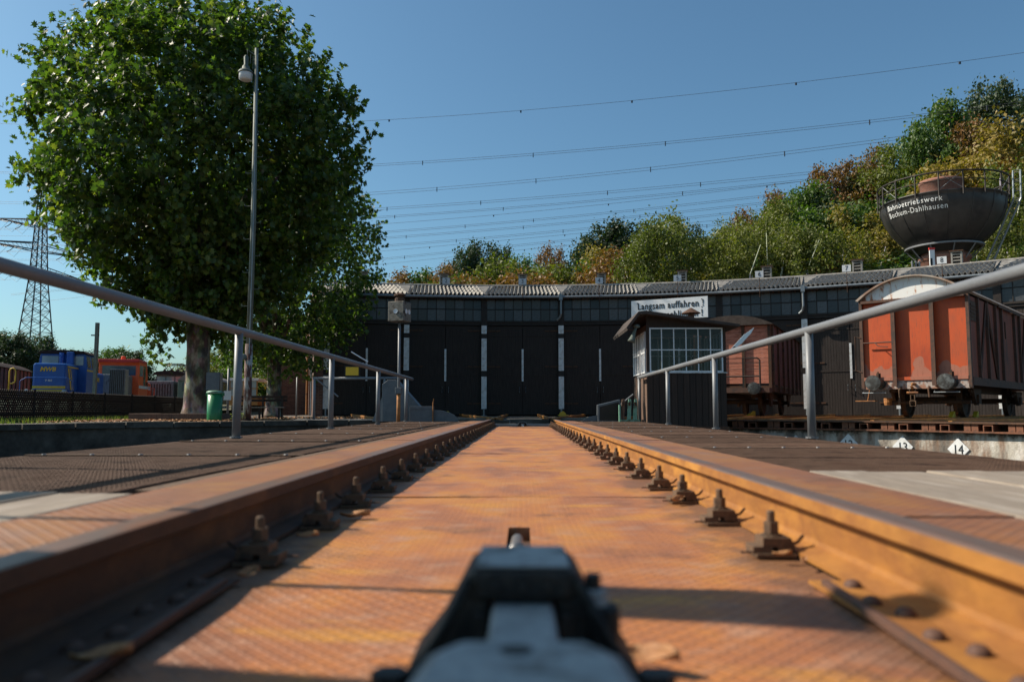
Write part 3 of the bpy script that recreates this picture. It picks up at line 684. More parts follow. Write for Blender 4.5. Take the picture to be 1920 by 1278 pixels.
# cabin
kx0, kx1, ky0, ky1 = 2.66, 4.36, 17.1, 19.1
kb = thing('turntable_cabin', 'dark wooden turntable operator cabin with white gridded windows', 'cabin', ((kx0 + kx1) / 2, (ky0 + ky1) / 2, ZD))
def K_(mb, name, mats, **k):
    o = mb.build(name, mats, kb, **k); o.location = (-(kx0 + kx1) / 2, -(ky0 + ky1) / 2, -ZD); return o
K_(MB().box(kx0 - .03, kx1 + .03, ky0 - .03, ky1, -.05, .02), 'floor_frame', m_darkrust)
nb = 13; bw = (kx1 - kx0) / nb
for i in range(nb): K_(MB().box(kx0 + i * bw + .004, kx0 + (i + 1) * bw - .004, ky0, ky0 + .03, .02, 1.16), 'board', m_wooddark)
K_(MB().box(kx0 + .01, kx1 - .01, ky0 + .031, ky0 + .04, .02, 1.16), 'inner_lining', m_wooddark)
nb = 12; bw = (ky1 - ky0 - .04) / nb
for i in range(nb):
    y = ky0 + .04 + i * bw
    K_(MB().box(kx0 - .0, kx0 + .03, y + .004, y + bw - .004, .02, 1.14), 'board', m_woodmid)
    K_(MB().box(kx1 - .03, kx1, y + .004, y + bw - .004, .02, 1.14), 'board', m_wooddark)
K_(MB().box(kx0, kx1, ky1 - .03, ky1, .02, 1.14), 'rear_wall', m_wooddark)
for x in (kx0 + .001, kx1 - .061):
    for y in (ky0 - .003, ky1 - .057):
        K_(MB().box(x - .002, x + .062, y, y + .06, 1.16, 2.2), 'corner_post', m_wooddark)
K_(MB().box(kx0 - .001, kx0 + .03, ky0 + .06, ky1 - .06, 2.06, 2.2).box(kx0 - .003, kx0 + .04, ky0 + .72, ky0 + .86, 1.14, 2.07), 'side_frame', m_woodmid)
K_(MB().box(kx0 + .06, kx1 - .06, ky0 - .004, ky0 + .05, 2.13, 2.2), 'header_board', m_wooddark)
def window(x0, x1, z0, z1, y, nx, nz, t=.018, name='window', axis='x', fr=.03):
    wf = K_(MB(), name, m_white); mb = MB()
    def bx(a0, a1, q0, q1, d=.02):
        if axis == 'x': mb.box(a0, a1, y - d, y + d, q0, q1)
        else: mb.box(y - d, y + d, a0, a1, q0, q1)
    bx(x0, x0 + fr, z0, z1); bx(x1 - fr, x1, z0, z1); bx(x0 + fr, x1 - fr, z0, z0 + fr); bx(x0 + fr, x1 - fr, z1 - fr, z1)
    for i in range(1, nx): xx = x0 + (x1 - x0) * i / nx; bx(xx - t / 2, xx + t / 2, z0 + fr, z1 - fr, .015)
    zc = [z0 + (z1 - z0) * i / nz for i in range(1, nz)]
    for zz in zc: bx(x0 + fr, x1 - fr, zz - t / 2, zz + t / 2, .0125)
    wf.data = mb.mesh(name, m_whitebright)
    for i in range(nx):
        for j in range(nz):
            a0, a1 = x0 + (x1 - x0) * i / nx + t / 2, x0 + (x1 - x0) * (i + 1) / nx - t / 2; q0, q1 = z0 + (z1 - z0) * j / nz + t / 2, z0 + (z1 - z0) * (j + 1) / nz - t / 2
            g_ = MB()
            if axis == 'x': g_.add([(a0, y, q0), (a1, y, q0), (a1, y, q1), (a0, y, q1)], [(0, 1, 2, 3)])
            else: g_.add([(y, a0, q0), (y, a1, q0), (y, a1, q1), (y, a0, q1)], [(0, 1, 2, 3)])
            g_.build('pane', m_glass, wf)
    return wf
window(kx0 + .065, kx1 - .065, 1.175, 2.13, ky0 + .01, 6, 2, .022)
window(kx0 + .065, kx1 - .065, 1.2, 2.1, ky1 - .02, 6, 2, .022)
window(ky0 + .1, ky0 + .7, 1.16, 2.06, kx0 - .006, 3, 2, .03, axis='y')
window(ky0 + .88, ky1 - .1, 1.16, 2.06, kx0 - .006, 3, 2, .03, axis='y')
window(ky0 + .1, ky1 - .1, 1.16, 2.06, kx1 - .02, 6, 2, .03, axis='y')
K_(MB().box(kx0 - .03, kx1 + .02, ky0 - .02, ky0 + .0, 1.155, 1.172), 'sill', m_white)
top = [(2.20, 2.11), (2.46, 2.45), (2.62, 2.47), (4.60, 2.18)]
bot = [(4.60, 2.12), (2.62, 2.40), (2.48, 2.385), (2.23, 2.05)]
K_(MB().prism(top + bot, ky0 - .28, ky1 + .25, 'y'), 'roof', m_felt, bevel=.004)
K_(MB().prism([(kx0, 2.2), (kx1, 2.2), (kx1, 2.155 + .0), (kx1, 2.15), (kx1, 2.155), (kx0, 2.39)][:2] + [(kx1, 2.151 + .05), (kx0, 2.385)], ky0, ky0 + .03, 'y'), 'gable_board', m_wooddark)
K_(MB().prism([(kx0, 2.2), (kx1, 2.2), (kx1, 2.201), (kx0, 2.385)], ky1 - .03, ky1, 'y'), 'gable_board', m_wooddark)
K_(MB().tube([(3.80, 17.9, 2.22), (3.80, 17.9, 2.56)], .07, 14).lathe([(.07, 2.53), (.215, 2.53), (.215, 2.54), (.02, 2.66), (0, 2.66)], 16, (3.80, 17.9, 0)), 'stove_pipe', m_darkrust)
K_(MB().lathe([(.0, .0), (.03, .0), (.035, -.1), (.05, -.22), (.085, -.32), (.08, -.32), (.03, -.12)], 14, (2.42, 16.98, 2.12), T=Matrix.Rotation(R(18), 4, 'Y')).lathe([(0, .06), (.06, .055), (.075, 0), (.03, -.02)], 12, (2.44, 16.98, 2.13)), 'horn_speaker', m_mast, smooth=True)
K_(MB().box(kx0 + .03, kx1 - .03, ky0 + .05, ky1 - .05, 2.2, 2.215), 'ceiling', m_wooddark)
K_(MB().box(3.3, 3.7, 18.3, 18.6, .1, 1.25).box(3.9, 3.94, 17.7, 17.74, .05, 1.75), 'control_desk', m_darkrust)
K_(MB().box(3.62, 3.72, 18.1, 18.14, 1.25, 1.36), 'dial', m_white)
# signboard
sb = thing('signboard', 'white board reading Langsam auffahren behind the cabin roof', 'sign', (3.80, 20.6, .05), R(-28))
MB().prism([(-1.02, 2.66), (1.02, 2.66), (1.02, 3.2), (-1.02, 3.2)], -.015, .015, 'y').build('board', m_whitebright, sb)
lettering('Langsam auffahren !', .245, m_ink, sb, (.04, -.019, 3.03), sx=.80, spacing=1.12, bold=.003)
lettering('schließen !', .245, m_ink, sb, (.42, -.019, 2.78), sx=.80, spacing=1.12, bold=.003)
for x in (-.7, .7): MB().box(x - .03, x + .03, .016, .07, .04, 3.1).build('post', m_frame, sb)
for x, z in ((-.85, 3.13), (.87, 3.13), (.87, 2.93)): MB().box(x - .012, x + .012, -.022, -.015, z - .012, z + .012).build('bolt', m_darkrust, sb)

# left barrier with yellow sign on its slab
sl = MB().box(-5.45, -2.4, 18.95, 19.9, .02, .14); o = sl.build('slab', m_slab, bevel=.01); tag(o, kind='structure'); o.name = 'pavement'
bf = thing('barrier', 'pale grey pipe barrier standing across behind the left railing', 'barrier', (-3.95, 19.2, .14))
MB().tube([(-1.12, 0, .99), (1.12, 0, .99)], .032, 12).build('top_rail', m_greysteel, bf, True)
for x in (-1.08, .62, 1.1): MB().tube([(x, 0, 0), (x, 0, .98)], .032, 12).build('post', m_greysteel, bf, True)
MB().tube([(-1.05, 0, .98), (-.5, 0, .55)], .018, 8).build('brace', m_greysteel, bf)
ys = thing('warning_board', 'plain yellow board in a dark frame on the barrier', 'sign', (-4.12, 19.2, 1.165))
MB().box(-.19, .19, -.015, .015, 0, .27).build('frame', m_frame, ys)
MB().box(-.155, .155, -.02, -.0151, .035, .235).build('face', m_yellow, ys)
ss = thing('small_shrub', 'low weeds at the foot of the lamp mast', 'weed', (-6.9, 19.3, .1))

# ------------------------------------------------------------------ roundhouse
RH = 34.0; HA = 3.375; PIT = 6.75; RCX, RCY = 0.0, 7.3; FY = RH * math.cos(R(HA)); HW = RH * math.sin(R(HA))
rh = thing('roundhouse', 'long dark roundhouse with black stall doors under a pale corrugated roof', 'roundhouse', (RCX, RCY, 0))
def RHp(me, name, th): return link(name, me, rh, (0, 0, 0), -th)
# shared meshes
leafmb = MB(); dw = HW - .17; npl = 15; pw_ = dw / npl
for i in range(npl):
    leafmb.box(.012 + i * pw_ + .005, .012 + (i + 1) * pw_ - .005, 0, .03 + .0, .12, 4.72)
leafmb.box(.012, .012 + dw, .031, .06, .12, 4.72)
leafmb.box(.02, dw - .01, -.018, -.002, 4.16, 4.23).box(.02, dw - .01, -.018, -.002, 2.16, 2.24)
leaf_me = leafmb.mesh('door_leaf', m_door)
hinge_me = MB().box(0, .66, -.012, 0, -.035, .035).box(.62, .70, -.035, -.012, -.06, .06).mesh('strap_hinge', m_darkrust)
handle_me = MB().tube([(0, 0, 0), (0, -.06, .03), (0, -.06, .27), (0, 0, .3)], .014, 6).mesh('door_handle', m_zinc)
mark_me = MB().box(-.05, .05, -.03, -.02, 1.84, 3.5).mesh('marker_strip', m_white)
frm = MB()
frm.box(-HW + .14, HW - .14, FY - .05, FY + .2, 4.75, 4.93)                                  # lintel
frm.box(-HW, HW, FY - .1, FY - .051, 4.88, 4.96)
frm.box(-HW, HW, FY + .0, FY + .1, 6.2, 6.36)
for i in range(9):
    x = -1.9 + 3.8 * i / 8; frm.box(x - .017, x + .017, FY - .02, FY + .05, 4.97, 6.2)
frm.box(-1.9, 1.9, FY - .018, FY + .04, 5.565, 5.6).box(-1.9, 1.9, FY - .02, FY + .05, 4.93, 4.985)
frm_me = frm.mesh('window_band', m_frame)
pane_me = MB().add([(0, 0, 0), (.441, 0, 0), (.441, 0, .57), (0, 0, .57)], [(0, 1, 2, 3)]).mesh('pane', m_pane)
back_me = MB().box(-HW, HW, FY + .3, FY + .4, 0, 6.3).mesh('inner_wall', m_frame)
# roof
rw = 1.94; yr0, yr1, zr0, zr1 = FY - .42, FY + 6.0, 6.27, 7.68
def corr():
    mb = MB(); nrib = 18; seg = 6; rows = 4
    xs = np.linspace(-rw, rw, nrib * seg + 1)
    for r_ in range(rows):
        f0, f1 = r_ / rows, (r_ + 1) / rows + .02; vs = []; fs = []
        for f, lift in ((f0, .05), (f1, .0)):
            y = yr0 + (yr1 - yr0) * f; z = zr0 + (zr1 - zr0) * f + lift
            for i, x in enumerate(xs): vs.append((x, y, z + .085 * math.cos(2 * PI * i / seg)))
        n = len(xs)
        for i in range(n - 1): fs.append((i, i + 1, n + i + 1, n + i))
        # front lip
        for i, x in enumerate(xs): vs.append((x, vs[i][1], vs[i][2] - .03))
        for i in range(n - 1): fs.append((2 * n + i, 2 * n + i + 1, i + 1, i))
        mb.add(vs, fs)
    return mb
corr_me = corr().mesh('corrugated_roof', m_roof, False)
und_me = MB().add([(-HW, yr0, zr0 - .08), (HW, yr0, zr0 - .08), (HW + .35, yr1, zr1 - .08), (-HW - .35, yr1, zr1 - .08), (HW + 1.2, 54 , 6.6), (-HW - 1.2, 54, 6.6)], [(0, 1, 2, 3), (3, 2, 4, 5)]).mesh('roof_boarding', m_roofflat)
# wedge in the half-angle frame
wd = MB(); rws = 8
for j in range(rws):
    f0, f1 = j / rws, (j + 1) / rws + .03
    for (fa, fb) in ((f0, f1),):
        def pt(f, s, lift): return (s * (.07 + .50 * f), (RH - .44) + (6.05) * f, zr0 - .04 + (zr1 - zr0 + .02) * f + lift)
        wd.add([pt(fa, -1, .03), pt(fa, 1, .03), pt(fb, 1, 0), pt(fb, -1, 0), pt(fa, -1, 0), pt(fa, 1, 0)], [(0, 1, 2, 3), (4, 5, 1, 0)])
wedge_me = wd.mesh('valley_sheet', m_roofflat)
ridge_me = MB().tube([(-HW - .36, yr1, zr1 + .06), (HW + .36, yr1, zr1 + .06)], .09, 8).mesh('ridge_cap', m_roofflat)
gut_me = MB().tube([(-HW - .03, yr0 - .02, zr0 - .1), (HW + .03, yr0 - .02, zr0 - .1)], .07, 8).mesh('gutter', m_zinc)
raf = MB()
for i in range(16):
    x = -1.85 + i * .247; raf.box(x - .03, x + .03, yr0 + .06, FY, zr0 - .2, zr0 - .12)
raf_me = raf.mesh('rafter_ends', m_darkrust)
vent = MB(); vent.box(-.25, -.17, -.25, .25, 0, .78).box(.17, .25, -.25, .25, 0, .78).box(-.17, .17, .2, .25, 0, .78).box(-.17, .17, -.25, .2, 0, .16)
for z in (.28, .44, .6): vent.box(-.17, .17, -.24, -.1, z, z + .06, 0)
vent.box(-.17, .17, -.25, .2, .72, .78)
vent_me = vent.mesh('roof_vent', m_concvent); vcap_me = MB().box(-.32, .32, -.32, .32, .782, .83).mesh('vent_cap', m_darkrust)
post_me = MB().box(-.15, .15, -.02, .12, .1, 6.3).mesh('pier', m_frame)
wp = [MB().box(-.135, .135, -.032, -.021, a, b).mesh('white_panel', m_white) for a, b in ((4.3, 4.72), (2.38, 4.05), (.42, 2.08))]
stem_me = MB().tube([(0, -.06, .06), (0, -.06, .43)], .045, 10).box(-.14, .14, -.12, 0, .04, .08).mesh('guard_stone', m_zinc)
pipe_me = MB().box(-.09, .09, -.35, -.17, 6.0, 6.32).tube([(0, -.26, 6.02), (0, -.26, 5.3), (-.05, -.2, 5.12), (-.2, -.12, 4.98)], .055, 10).mesh('downpipe', m_zinc)
for k in range(-2, 8):
    th = R(PIT * k)
    e = Vector((math.sin(th), math.cos(th), 0)); t = Vector((math.cos(th), -math.sin(th), 0))
    for s in (1, -1):
        o = link('door_leaf', leaf_me, rh, e * (FY + .02), -th); o.scale = (s, 1, 1)
        if s > 0: link('marker_strip', mark_me, o)
        for zz in (.7, 2.6, 4.45): link('strap_hinge', hinge_me, o, (dw - .68, -.014, zz))
        link('door_handle', handle_me, o, (.16, -.03, 1.25))
    RHp(frm_me, 'window_band', th); wb = rh.children[-1] if False else None
    band = [o for o in COL.objects if False]
    wbo = link('window_sash', MB().box(-1.9, 1.9, FY + .051, FY + .06, 4.97, 4.99).mesh('window_sash', m_frame), rh, (0, 0, 0), -th)
    for i in range(8):
        for j in range(2):
            p = link('pane', pane_me, wbo, (-1.9 + 3.8 * i / 8 + .017, FY + .02 + rng.uniform(-.006, .006), 4.985 + j * .615))
            p.rotation_euler = (rng.uniform(-.02, .02), 0, rng.uniform(-.015, .015))
    RHp(back_me, 'inner_wall', th); RHp(corr_me, 'corrugated_roof', th); RHp(und_me, 'roof_boarding', th)
    RHp(ridge_me, 'ridge_cap', th); RHp(gut_me, 'gutter', th); RHp(raf_me, 'rafter_ends', th)
    v = link('roof_vent', vent_me, rh, e * (yr1 + .2) + Vector((0, 0, zr1 - .02)), -th); link('vent_cap', vcap_me, v)
for k in range(-3, 8):
    th = R(PIT * (k + .5)); e = Vector((math.sin(th), math.cos(th), 0))
    p = link('pier', post_me, rh, e * (RH - .12), -th)
    for m_ in wp: link('white_panel', m_, p)
    link('guard_stone', stem_me, rh, e * (RH - .14), -th)
    if k in (0, 3, 6): link('downpipe', pipe_me, rh, e * (RH - .2), -th)
    if k > -3: RHp(wedge_me, 'valley_sheet', th)
# left end: brick side wall
thL = R(PIT * -2.5); eL = Vector((math.sin(thL), math.cos(thL), 0))
def brickpart(mb, name, mat=m_brick, parent=rh, loc=(0, 0, 0), rz=0):
    o = mb.build(name, mat, parent, loc=loc, rz=rz); uvbox(o); return o
brickpart(MB().prism([(RH - .25, 0), (RH - .25, 6.1), (yr1, zr1 - .2), (53, 6.4), (53, 0)], -.5, -.15, 'x'), 'end_wall', rz=-thL)
for a_, h_ in ((-.3, 5.9), (6, 6.8), (12.5, 6.8)): brickpart(MB().box(-.62, -.501, RH + a_, RH + a_ + .65, 0, h_), 'wall_buttress', rz=-thL)
brickpart(MB().box(-2.6, -.63, 44.5, 50, 0, 3.1), 'annex', rz=-thL)
pp = MB().tube([(-.68, RH + 8, .1), (-.68, RH + 8, 5.5)], .055, 10).build('downpipe', m_rust, rh, rz=-thL)
MB().tube([(-.68, RH + .7, .1), (-.68, RH + .7, 4.5)], .04, 10).build('cable_conduit', m_zinc, rh, rz=-thL)
# number signs
NUMS = ['', '', 'reading two, nearest the big tree', 'reading three, straight above the track', 'reading four, left of the signboard', 'reading five, above the signboard', 'reading six, above the boarded wagon', 'reading seven, left of the orange boxcar', 'reading eight, before the water tower shaft', 'reading nine, at the right edge']
for k in range(-2, 7):
    th = R(PIT * k); e = Vector((math.sin(th), math.cos(th), 0)); num = str(k + 3)
    if k == -2: continue
    p = e * (yr0 - .1) + Vector((RCX, RCY, 0))
    t = thing('stall_number_sign', 'white number plate on a rod at the eaves, %s' % NUMS[k + 3], 'number sign', (p.x, p.y, 6.05), -th, 'stall number signs along the roof edge')
    MB().box(-.19, .19, -.01, .01, .76, 1.08).build('plate', m_whitebright, t)
    MB().tube([(0, .02, -.2), (0, .02, .85)], .013, 6).build('rod', m_darkrust, t)
    lettering(num, .3, m_ink, t, (0, -.014, .915), name='numeral', sx=.9)

NUMW = ['zero', 'one at the left end', 'two', 'three straight ahead', 'four', 'five behind the cabin', 'six', 'seven', 'eight', 'nine behind the orange boxcar', 'ten at the right edge']
TH = R(41.4)
# ------------------------------------------------------------------ radial tracks on the yard
for k in range(-2, 8):
    th = R(PIT * k)
    th = math.atan2(RCX + FY * math.sin(th) - CX, RCY + FY * math.cos(th) - CY); DL = math.hypot(RCX + FY * math.sin(R(PIT * k)) - CX, RCY + FY * math.cos(R(PIT * k)) - CY)
    if k == 6: th = TH
    t = thing('stall_track', 'pair of rails leading to the doors of stall ' + NUMW[k + 3], 'track', (CX, CY, 0), -th, 'tracks between the pit and the stalls')
    for s in (-1, 1):
        MB().box(s * .7525 - .035, s * .7525 + .035, PR + .1, DL - .3, .12, .165).box(s * .7525 - .01, s * .7525 + .01, PR + .36, DL - .3, .03, .12).build('rail', [m_rail, m_railtop], t)
for x, y, a, lab in ((-1.7, 24, 8, 'left of the rails'), (2.0, 24.5, -12, 'right of the rails')):
    o = MB().box(-.9, .9, -.06, .06, .05, .13).build('timber_beam', m_plank, loc=(x, y, 0), rz=R(a)); tag(o, 'short pale timber lying on the yard %s' % lab, 'timber')
for i, (x, y, lab) in enumerate(((2.02, 40.2, 'at the foot of the white pier right of stall 3'), (-3.1, 33, 'lying left of the rails'))):
    t = thing('stop_block', 'yellow painted stop block %s' % lab, 'stop block', (x, y, .04))
    MB().prism([(-.2, 0), (-.15, .2), (.0, .28), (.12, .18), (.22, 0)], -.12, .12, 'y').build('block', m_yellowp, t, bevel=.02)
    MB().tube([(-.25, 0, .06), (.28, 0, .06)], .03, 8).build('pin', m_yellowp, t)

# ------------------------------------------------------------------ wagons
def wheelset(mb, x, r=.5, z0=.165):
    for s in (-1, 1):
        T = Matrix.Translation((x, s * .72, z0 + r)) @ Matrix.Rotation(PI / 2, 4, 'X')
        mb.lathe([(0, .05), (.12, .07), (.14, .02), (r - .08, .02), (r - .06, .06), (r, .06), (r + .0, -.05), (r + .03, -.07), (r - .06, -.07), (r - .08, -.03), (.14, -.03), (0, -.08)], 28, T=T)
    mb.tube([(x, -1.0, z0 + r), (x, 1.0, z0 + r)], .075, 12)
def buffer_(parent, y, z, x=-.0, mat=m_darkrust):
    T = Matrix.Translation((x, y, z)) @ Matrix.Rotation(-PI / 2, 4, 'Y')
    mb = MB().lathe([(.0, .602), (.12, .60), (.2, .59), (.205, .575), (.205, .555), (.09, .53), (.09, .3), (.12, .3), (.13, .02), (.17, .02), (.17, .0)], 22, T=T)
    return mb.build('buffer', m_bufface, parent)
m_bufface = M('buffer_grease', (.10, .105, .10), (.05, .045, .04), 6, .5, .5, c3=(.16, .17, .165), bs=30, bstr=.3)
# big orange boxcar
rr = 15.75
wgp = (CX + rr * math.sin(TH), CY + rr * math.cos(TH))
wg = thing('boxcar', 'faded orange boxcar with a white rust-streaked rounded roof end', 'wagon', (wgp[0], wgp[1], 0), PI / 2 - TH)
# local x outward along wagon, y: left(+)... lateral
W2 = 1.36; LW = 9.6; zf = 1.22; zt = 3.33
def arc(w, z0, h, n=18): return [(w * math.sin(a), z0 + h * (math.cos(a) - math.cos(R(62))) / (1 - math.cos(R(62)))) for a in np.linspace(R(-62), R(62), n)] if False else [(w * t_, z0 + h * (1 - t_ * t_) ** .75) for t_ in np.linspace(-1, 1, n)]
edges = [-W2 + .06, -.5, .46, W2 - .06]
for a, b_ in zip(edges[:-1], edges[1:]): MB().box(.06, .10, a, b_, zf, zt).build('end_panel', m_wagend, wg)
for y in (-W2, W2 - .0): MB().box(-.02, .12, min(y, y + (.08 if y < 0 else -.08)), max(y, y + (.08 if y < 0 else -.08)), .95, zt + .02).build('corner_post', m_wagframe, wg, bevel=.004)
for y in (-.5, .46): MB().box(-.12, .058, y - .02, y + .02, 1.0, zt).box(-.125, -.118, y - .05, y + .05, 1.0, zt).build('end_rib', m_wagframe, wg)
MB().box(-.03, .06, -W2 + .08, W2 - .08, zf - .06, zf + .03).build('end_sill', m_wagend, wg)
MB().box(-.11, .05, -W2 + .08, W2 - .08, zt - .04, zt + .03).build('top_rail', m_wagframe, wg)
MB().box(.0, .18, -W2 + .02, W2 - .02, .93, zf - .062).build('headstock', m_headst if False else M('headstock_paint', (.34, .17, .11), (.45, .4, .36), 3, .8, c3=(.16, .07, .05), bs=30, bstr=.3, contrast=(.45, .62)), wg)
ac = [(W2 * t_, zt + .03 + .57 * (1 - abs(t_) ** 2.1)) for t_ in np.linspace(-1, 1, 21)]
MB().prism(ac, .02, .09, 'x').build('roof_end', m_wagwhite, wg)
ro = MB(); outer = [(y * 1.04, z + .035) for y, z in ac]; n_ = len(ac)
ro.prism(outer + [(y, z + .002) for y, z in ac][::-1], -.12, LW + .03, 'x'); ro.build('roof', M('boxcar_roof', (.42, .36, .3), (.25, .13, .08), 3, .8, bs=20, bstr=.3), wg)
# sides: panels between stanchions, diagonals, door
for s in (-1, 1):
    yy = s * (W2 - .05)
    xs = [.12, 1.0, 2.05, 3.1, 3.9, 5.7, 6.5, 7.55, 8.6, LW - .1]
    for i, (a, b_) in enumerate(zip(xs[:-1], xs[1:])):
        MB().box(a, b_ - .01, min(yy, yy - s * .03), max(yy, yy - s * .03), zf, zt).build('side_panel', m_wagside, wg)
        MB().box(b_ - .04, b_ + .03, min(yy, yy + s * .07), max(yy, yy + s * .07), zf - .05, zt).build('stanchion', m_wagframe, wg)
        if i in (1, 2, 6, 7):
            x0, x1 = (a + .05, b_ - .05) if i in (2, 7) else (b_ - .05, a + .05)
            MB().tube([(x0, yy + s * .03, zt - .05), (x1, yy + s * .03, zf + .05)], .03, 4).build('diagonal_brace', m_wagframe, wg)
    MB().box(.25, .85, min(yy, yy + s * .02), max(yy, yy + s * .02), zt - .65, zt - .12).build('vent_shutter', m_darkrust, wg)
    for z in (zt - .55, zt - .45, zt - .35, zt - .25): MB().box(.28, .82, min(yy + s * .02, yy + s * .035), max(yy + s * .02, yy + s * .035), z, z + .05).build('louvre', m_darkrust, wg)
    MB().box(.1, LW - .1, min(yy, yy + s * .06), max(yy, yy + s * .06), zf - .22, zf - .01).build('side_sill', m_wagframe, wg)
    MB().tube([(4.0, yy + s * .1, zt - .4), (4.0, yy + s * .1, zt - .9)], .02, 6).build('door_handle', m_darkrust, wg)
    MB().box(3.3, 6.4, min(yy + s * .08, yy + s * .11), max(yy + s * .08, yy + s * .11), zt - .03, zt + .03).build('door_track', m_wagframe, wg)
MB().box(LW - .08, LW - .04, -W2 + .06, W2 - .06, zf - .2, zt).build('rear_end', m_wagside, wg)
MB().box(.15, LW - .1, -W2 + .1, W2 - .1, zf - .08, zf - .02).build('floor', m_darkrust, wg)
for y in (-.88, .88): buffer_(wg, y, 1.09)
for y in (-.88, .88): MB().tube([(-.5, y - .3, .82), (-.5, y + .3, .82), (-.3, y + .33, .86)], .014, 6).build('step_bar', m_zinc, wg)
uf = MB(); [uf.box(.2, LW - .2, s * .6 - .05, s * .6 + .05, .85, 1.13) for s in (-1, 1)]; uf.build('underframe', m_darkrust, wg)
for x in (1.9, 7.6):
    mb = MB(); wheelset(mb, x); mb.build('wheelset', m_darkrust, wg)
    for s in (-1, 1):
        MB().prism([(x - .5, .95), (x + .5, .95), (x + .12, .5), (x - .12, .5)], s * 1.02 - .04, s * 1.02 + .04, 'y').box(x - .13, x + .13, s * 1.0 - .12, s * 1.0 + .12, .54, .78).build('axle_guard', m_darkrust, wg)
        MB().tube([(x - .62, s * 1.0, .9), (x - .3, s * 1.0, .83), (x, s * 1.0, .8), (x + .3, s * 1.0, .83), (x + .62, s * 1.0, .9)], .045, 6).build('leaf_spring', m_darkrust, wg)
MB().tube([(1.2, -1.05, .58), (1.2, 1.05, .58)], .05, 10).build('brake_beam', m_darkrust, wg)
MB().lathe([(0, 0), (.1, 0), (.12, .08), (.12, .2), (0, .2)], 12, (1.2, -1.05 + 2.1, .5)).build('brake_block', m_rust, wg)
# coupling hook and hoses
MB().tube([(.0, 0, 1.05), (-.22, 0, 1.05), (-.3, 0, .98), (-.22, 0, .93)], .04, 8).build('draw_hook', m_rust, wg)
for q, (z, wl) in enumerate(((.92, .07), (.76, .05), (.6, .07))): MB().tube([(-.23, -wl, z), (-.23, -wl, z - .13), (-.23, wl, z - .13), (-.23, wl, z), (-.23, -wl, z)], .018, 6).build('coupling_link', m_clip, wg)
MB().tube([(-.24, -.14, .82), (-.24, .14, .82)], .03, 8).build('coupling_screw', m_rust, wg)
MB().tube([(0, .34, .98), (-.12, .36, .9), (-.14, .36, .6), (-.1, .38, .5)], .026, 8).build('brake_hose', m_clip, wg)
MB().tube([(0, -.34, .98), (-.12, -.36, .92), (-.14, -.38, .7)], .026, 8).build('brake_hose', m_darkrust, wg)
MB().tube([(-.02, W2 - .02, 2.35), (-.02, W2 + .13, 2.4), (-.02, W2 + .13, 1.45), (-.02, W2 - .02, 1.4)], .018, 8).build('grab_rail', m_darkrust, wg)
MB().tube([(-.06, W2 - .1, 2.2), (-.06, .5, 2.2)], .02, 6).tube([(-.08, .95, 2.2), (-.12, .85, 2.1), (-.12, .6, 2.06)], .014, 6).build('end_handrail', m_wagframe, wg)
for y in (-.9, .9): MB().box(-.06, .0, y - .05, y + .05, zf + .02, zf + .14).box(-.1, -.06, y - .02, y + .02, zf + .04, zf + .18).build('lamp_bracket', m_darkrust, wg)
MB().tube([(.0, 1.15, .95), (-.05, 1.2, .62)], .012, 6).box(-.15, .05, .98, 1.5, .6, .625).build('foot_step', m_rust, wg)
for k_, (x, y) in enumerate(((-.0, -.55), (2.9, -.75))):
    t = Vector((x, y, 0)); ca, sa = math.cos(PI / 2 - TH), math.sin(PI / 2 - TH)
    c_ = thing('wheel_chock', ['small yellow wheel chock under the front wheel of the orange boxcar', 'yellow wheel chock behind the front wheel of the orange boxcar'][k_], 'wheel chock', (wgp[0] + (1.25 + x * .6) * ca - y * sa, wgp[1] + (1.25 + x * .6) * sa + y * ca, .165), PI / 2 - TH, 'yellow wheel chocks')
    MB().prism([(-.16, 0), (.14, 0), (.14, .16), (.08, .17)], -.06, .06, 'y').build('wedge', m_yellowp, c_, bevel=.01)
    MB().tube([(-.16, 0, .03), (-.3, 0, .06)], .015, 6).build('handle', m_yellowp, c_)

# second wagon, boarded, behind the cabin
TH2 = R(21.75); r2 = 19.9
w2 = thing('boarded_wagon', 'faded red boarded wagon with end platform railing behind the cabin', 'wagon', (CX + r2 * math.sin(TH2), CY + r2 * math.cos(TH2), 0), PI / 2 - R(25))
for i in range(14):
    z = 1.28 + i * .148; MB().box(.0, .035 + rng.uniform(0, .008), -1.3, 1.3, z, z + .14).build('end_board', m_pinkwood, w2)
for y in (-1.3, -.42, .42, 1.2): MB().box(-.07, -.001, y, y + .1, 1.1, 3.35).build('end_post', m_darkrust, w2)
pl = [(1.42 * t_, 3.3 + .36 * (1 - abs(t_) ** 2.2)) for t_ in np.linspace(-1, 1, 15)]
MB().prism(pl, -.18, 8.5, 'x').build('roof', m_felt, w2)
MB().prism([(y * .93, z - .04) for y, z in pl], -.0, .03, 'x').build('roof_end', m_pinkwood, w2)
for s in (-1, 1):
    for i in range(22):
        x = .05 + i * .38; MB().box(x, x + .37, min(s * 1.27, s * 1.31), max(s * 1.27, s * 1.31), 1.25, 3.3).build('side_board', m_brownred, w2)
    for x in (.02, 1.4, 2.8, 4.2, 5.6, 7.0, 8.3): MB().box(x, x + .09, min(s * 1.311, s * 1.38), max(s * 1.311, s * 1.38), 1.0, 3.3).build('stanchion', m_darkrust, w2)
MB().box(-.0, 8.4, -1.28, 1.28, 1.0, 1.2).build('floor', m_darkrust, w2)
MB().box(-.7, 0, -1.3, 1.3, .95, 1.12).build('end_platform', m_wagframe, w2)
for y in (-.88, .88): buffer_(w2, y, 1.08, -.7)
pr = MB().tube([(-.66, -1.0, 1.1), (-.66, -1.0, 2.05), (-.66, -.92, 2.12), (-.66, .92, 2.12), (-.66, 1.0, 2.05), (-.66, 1.0, 1.1)], .03, 8)
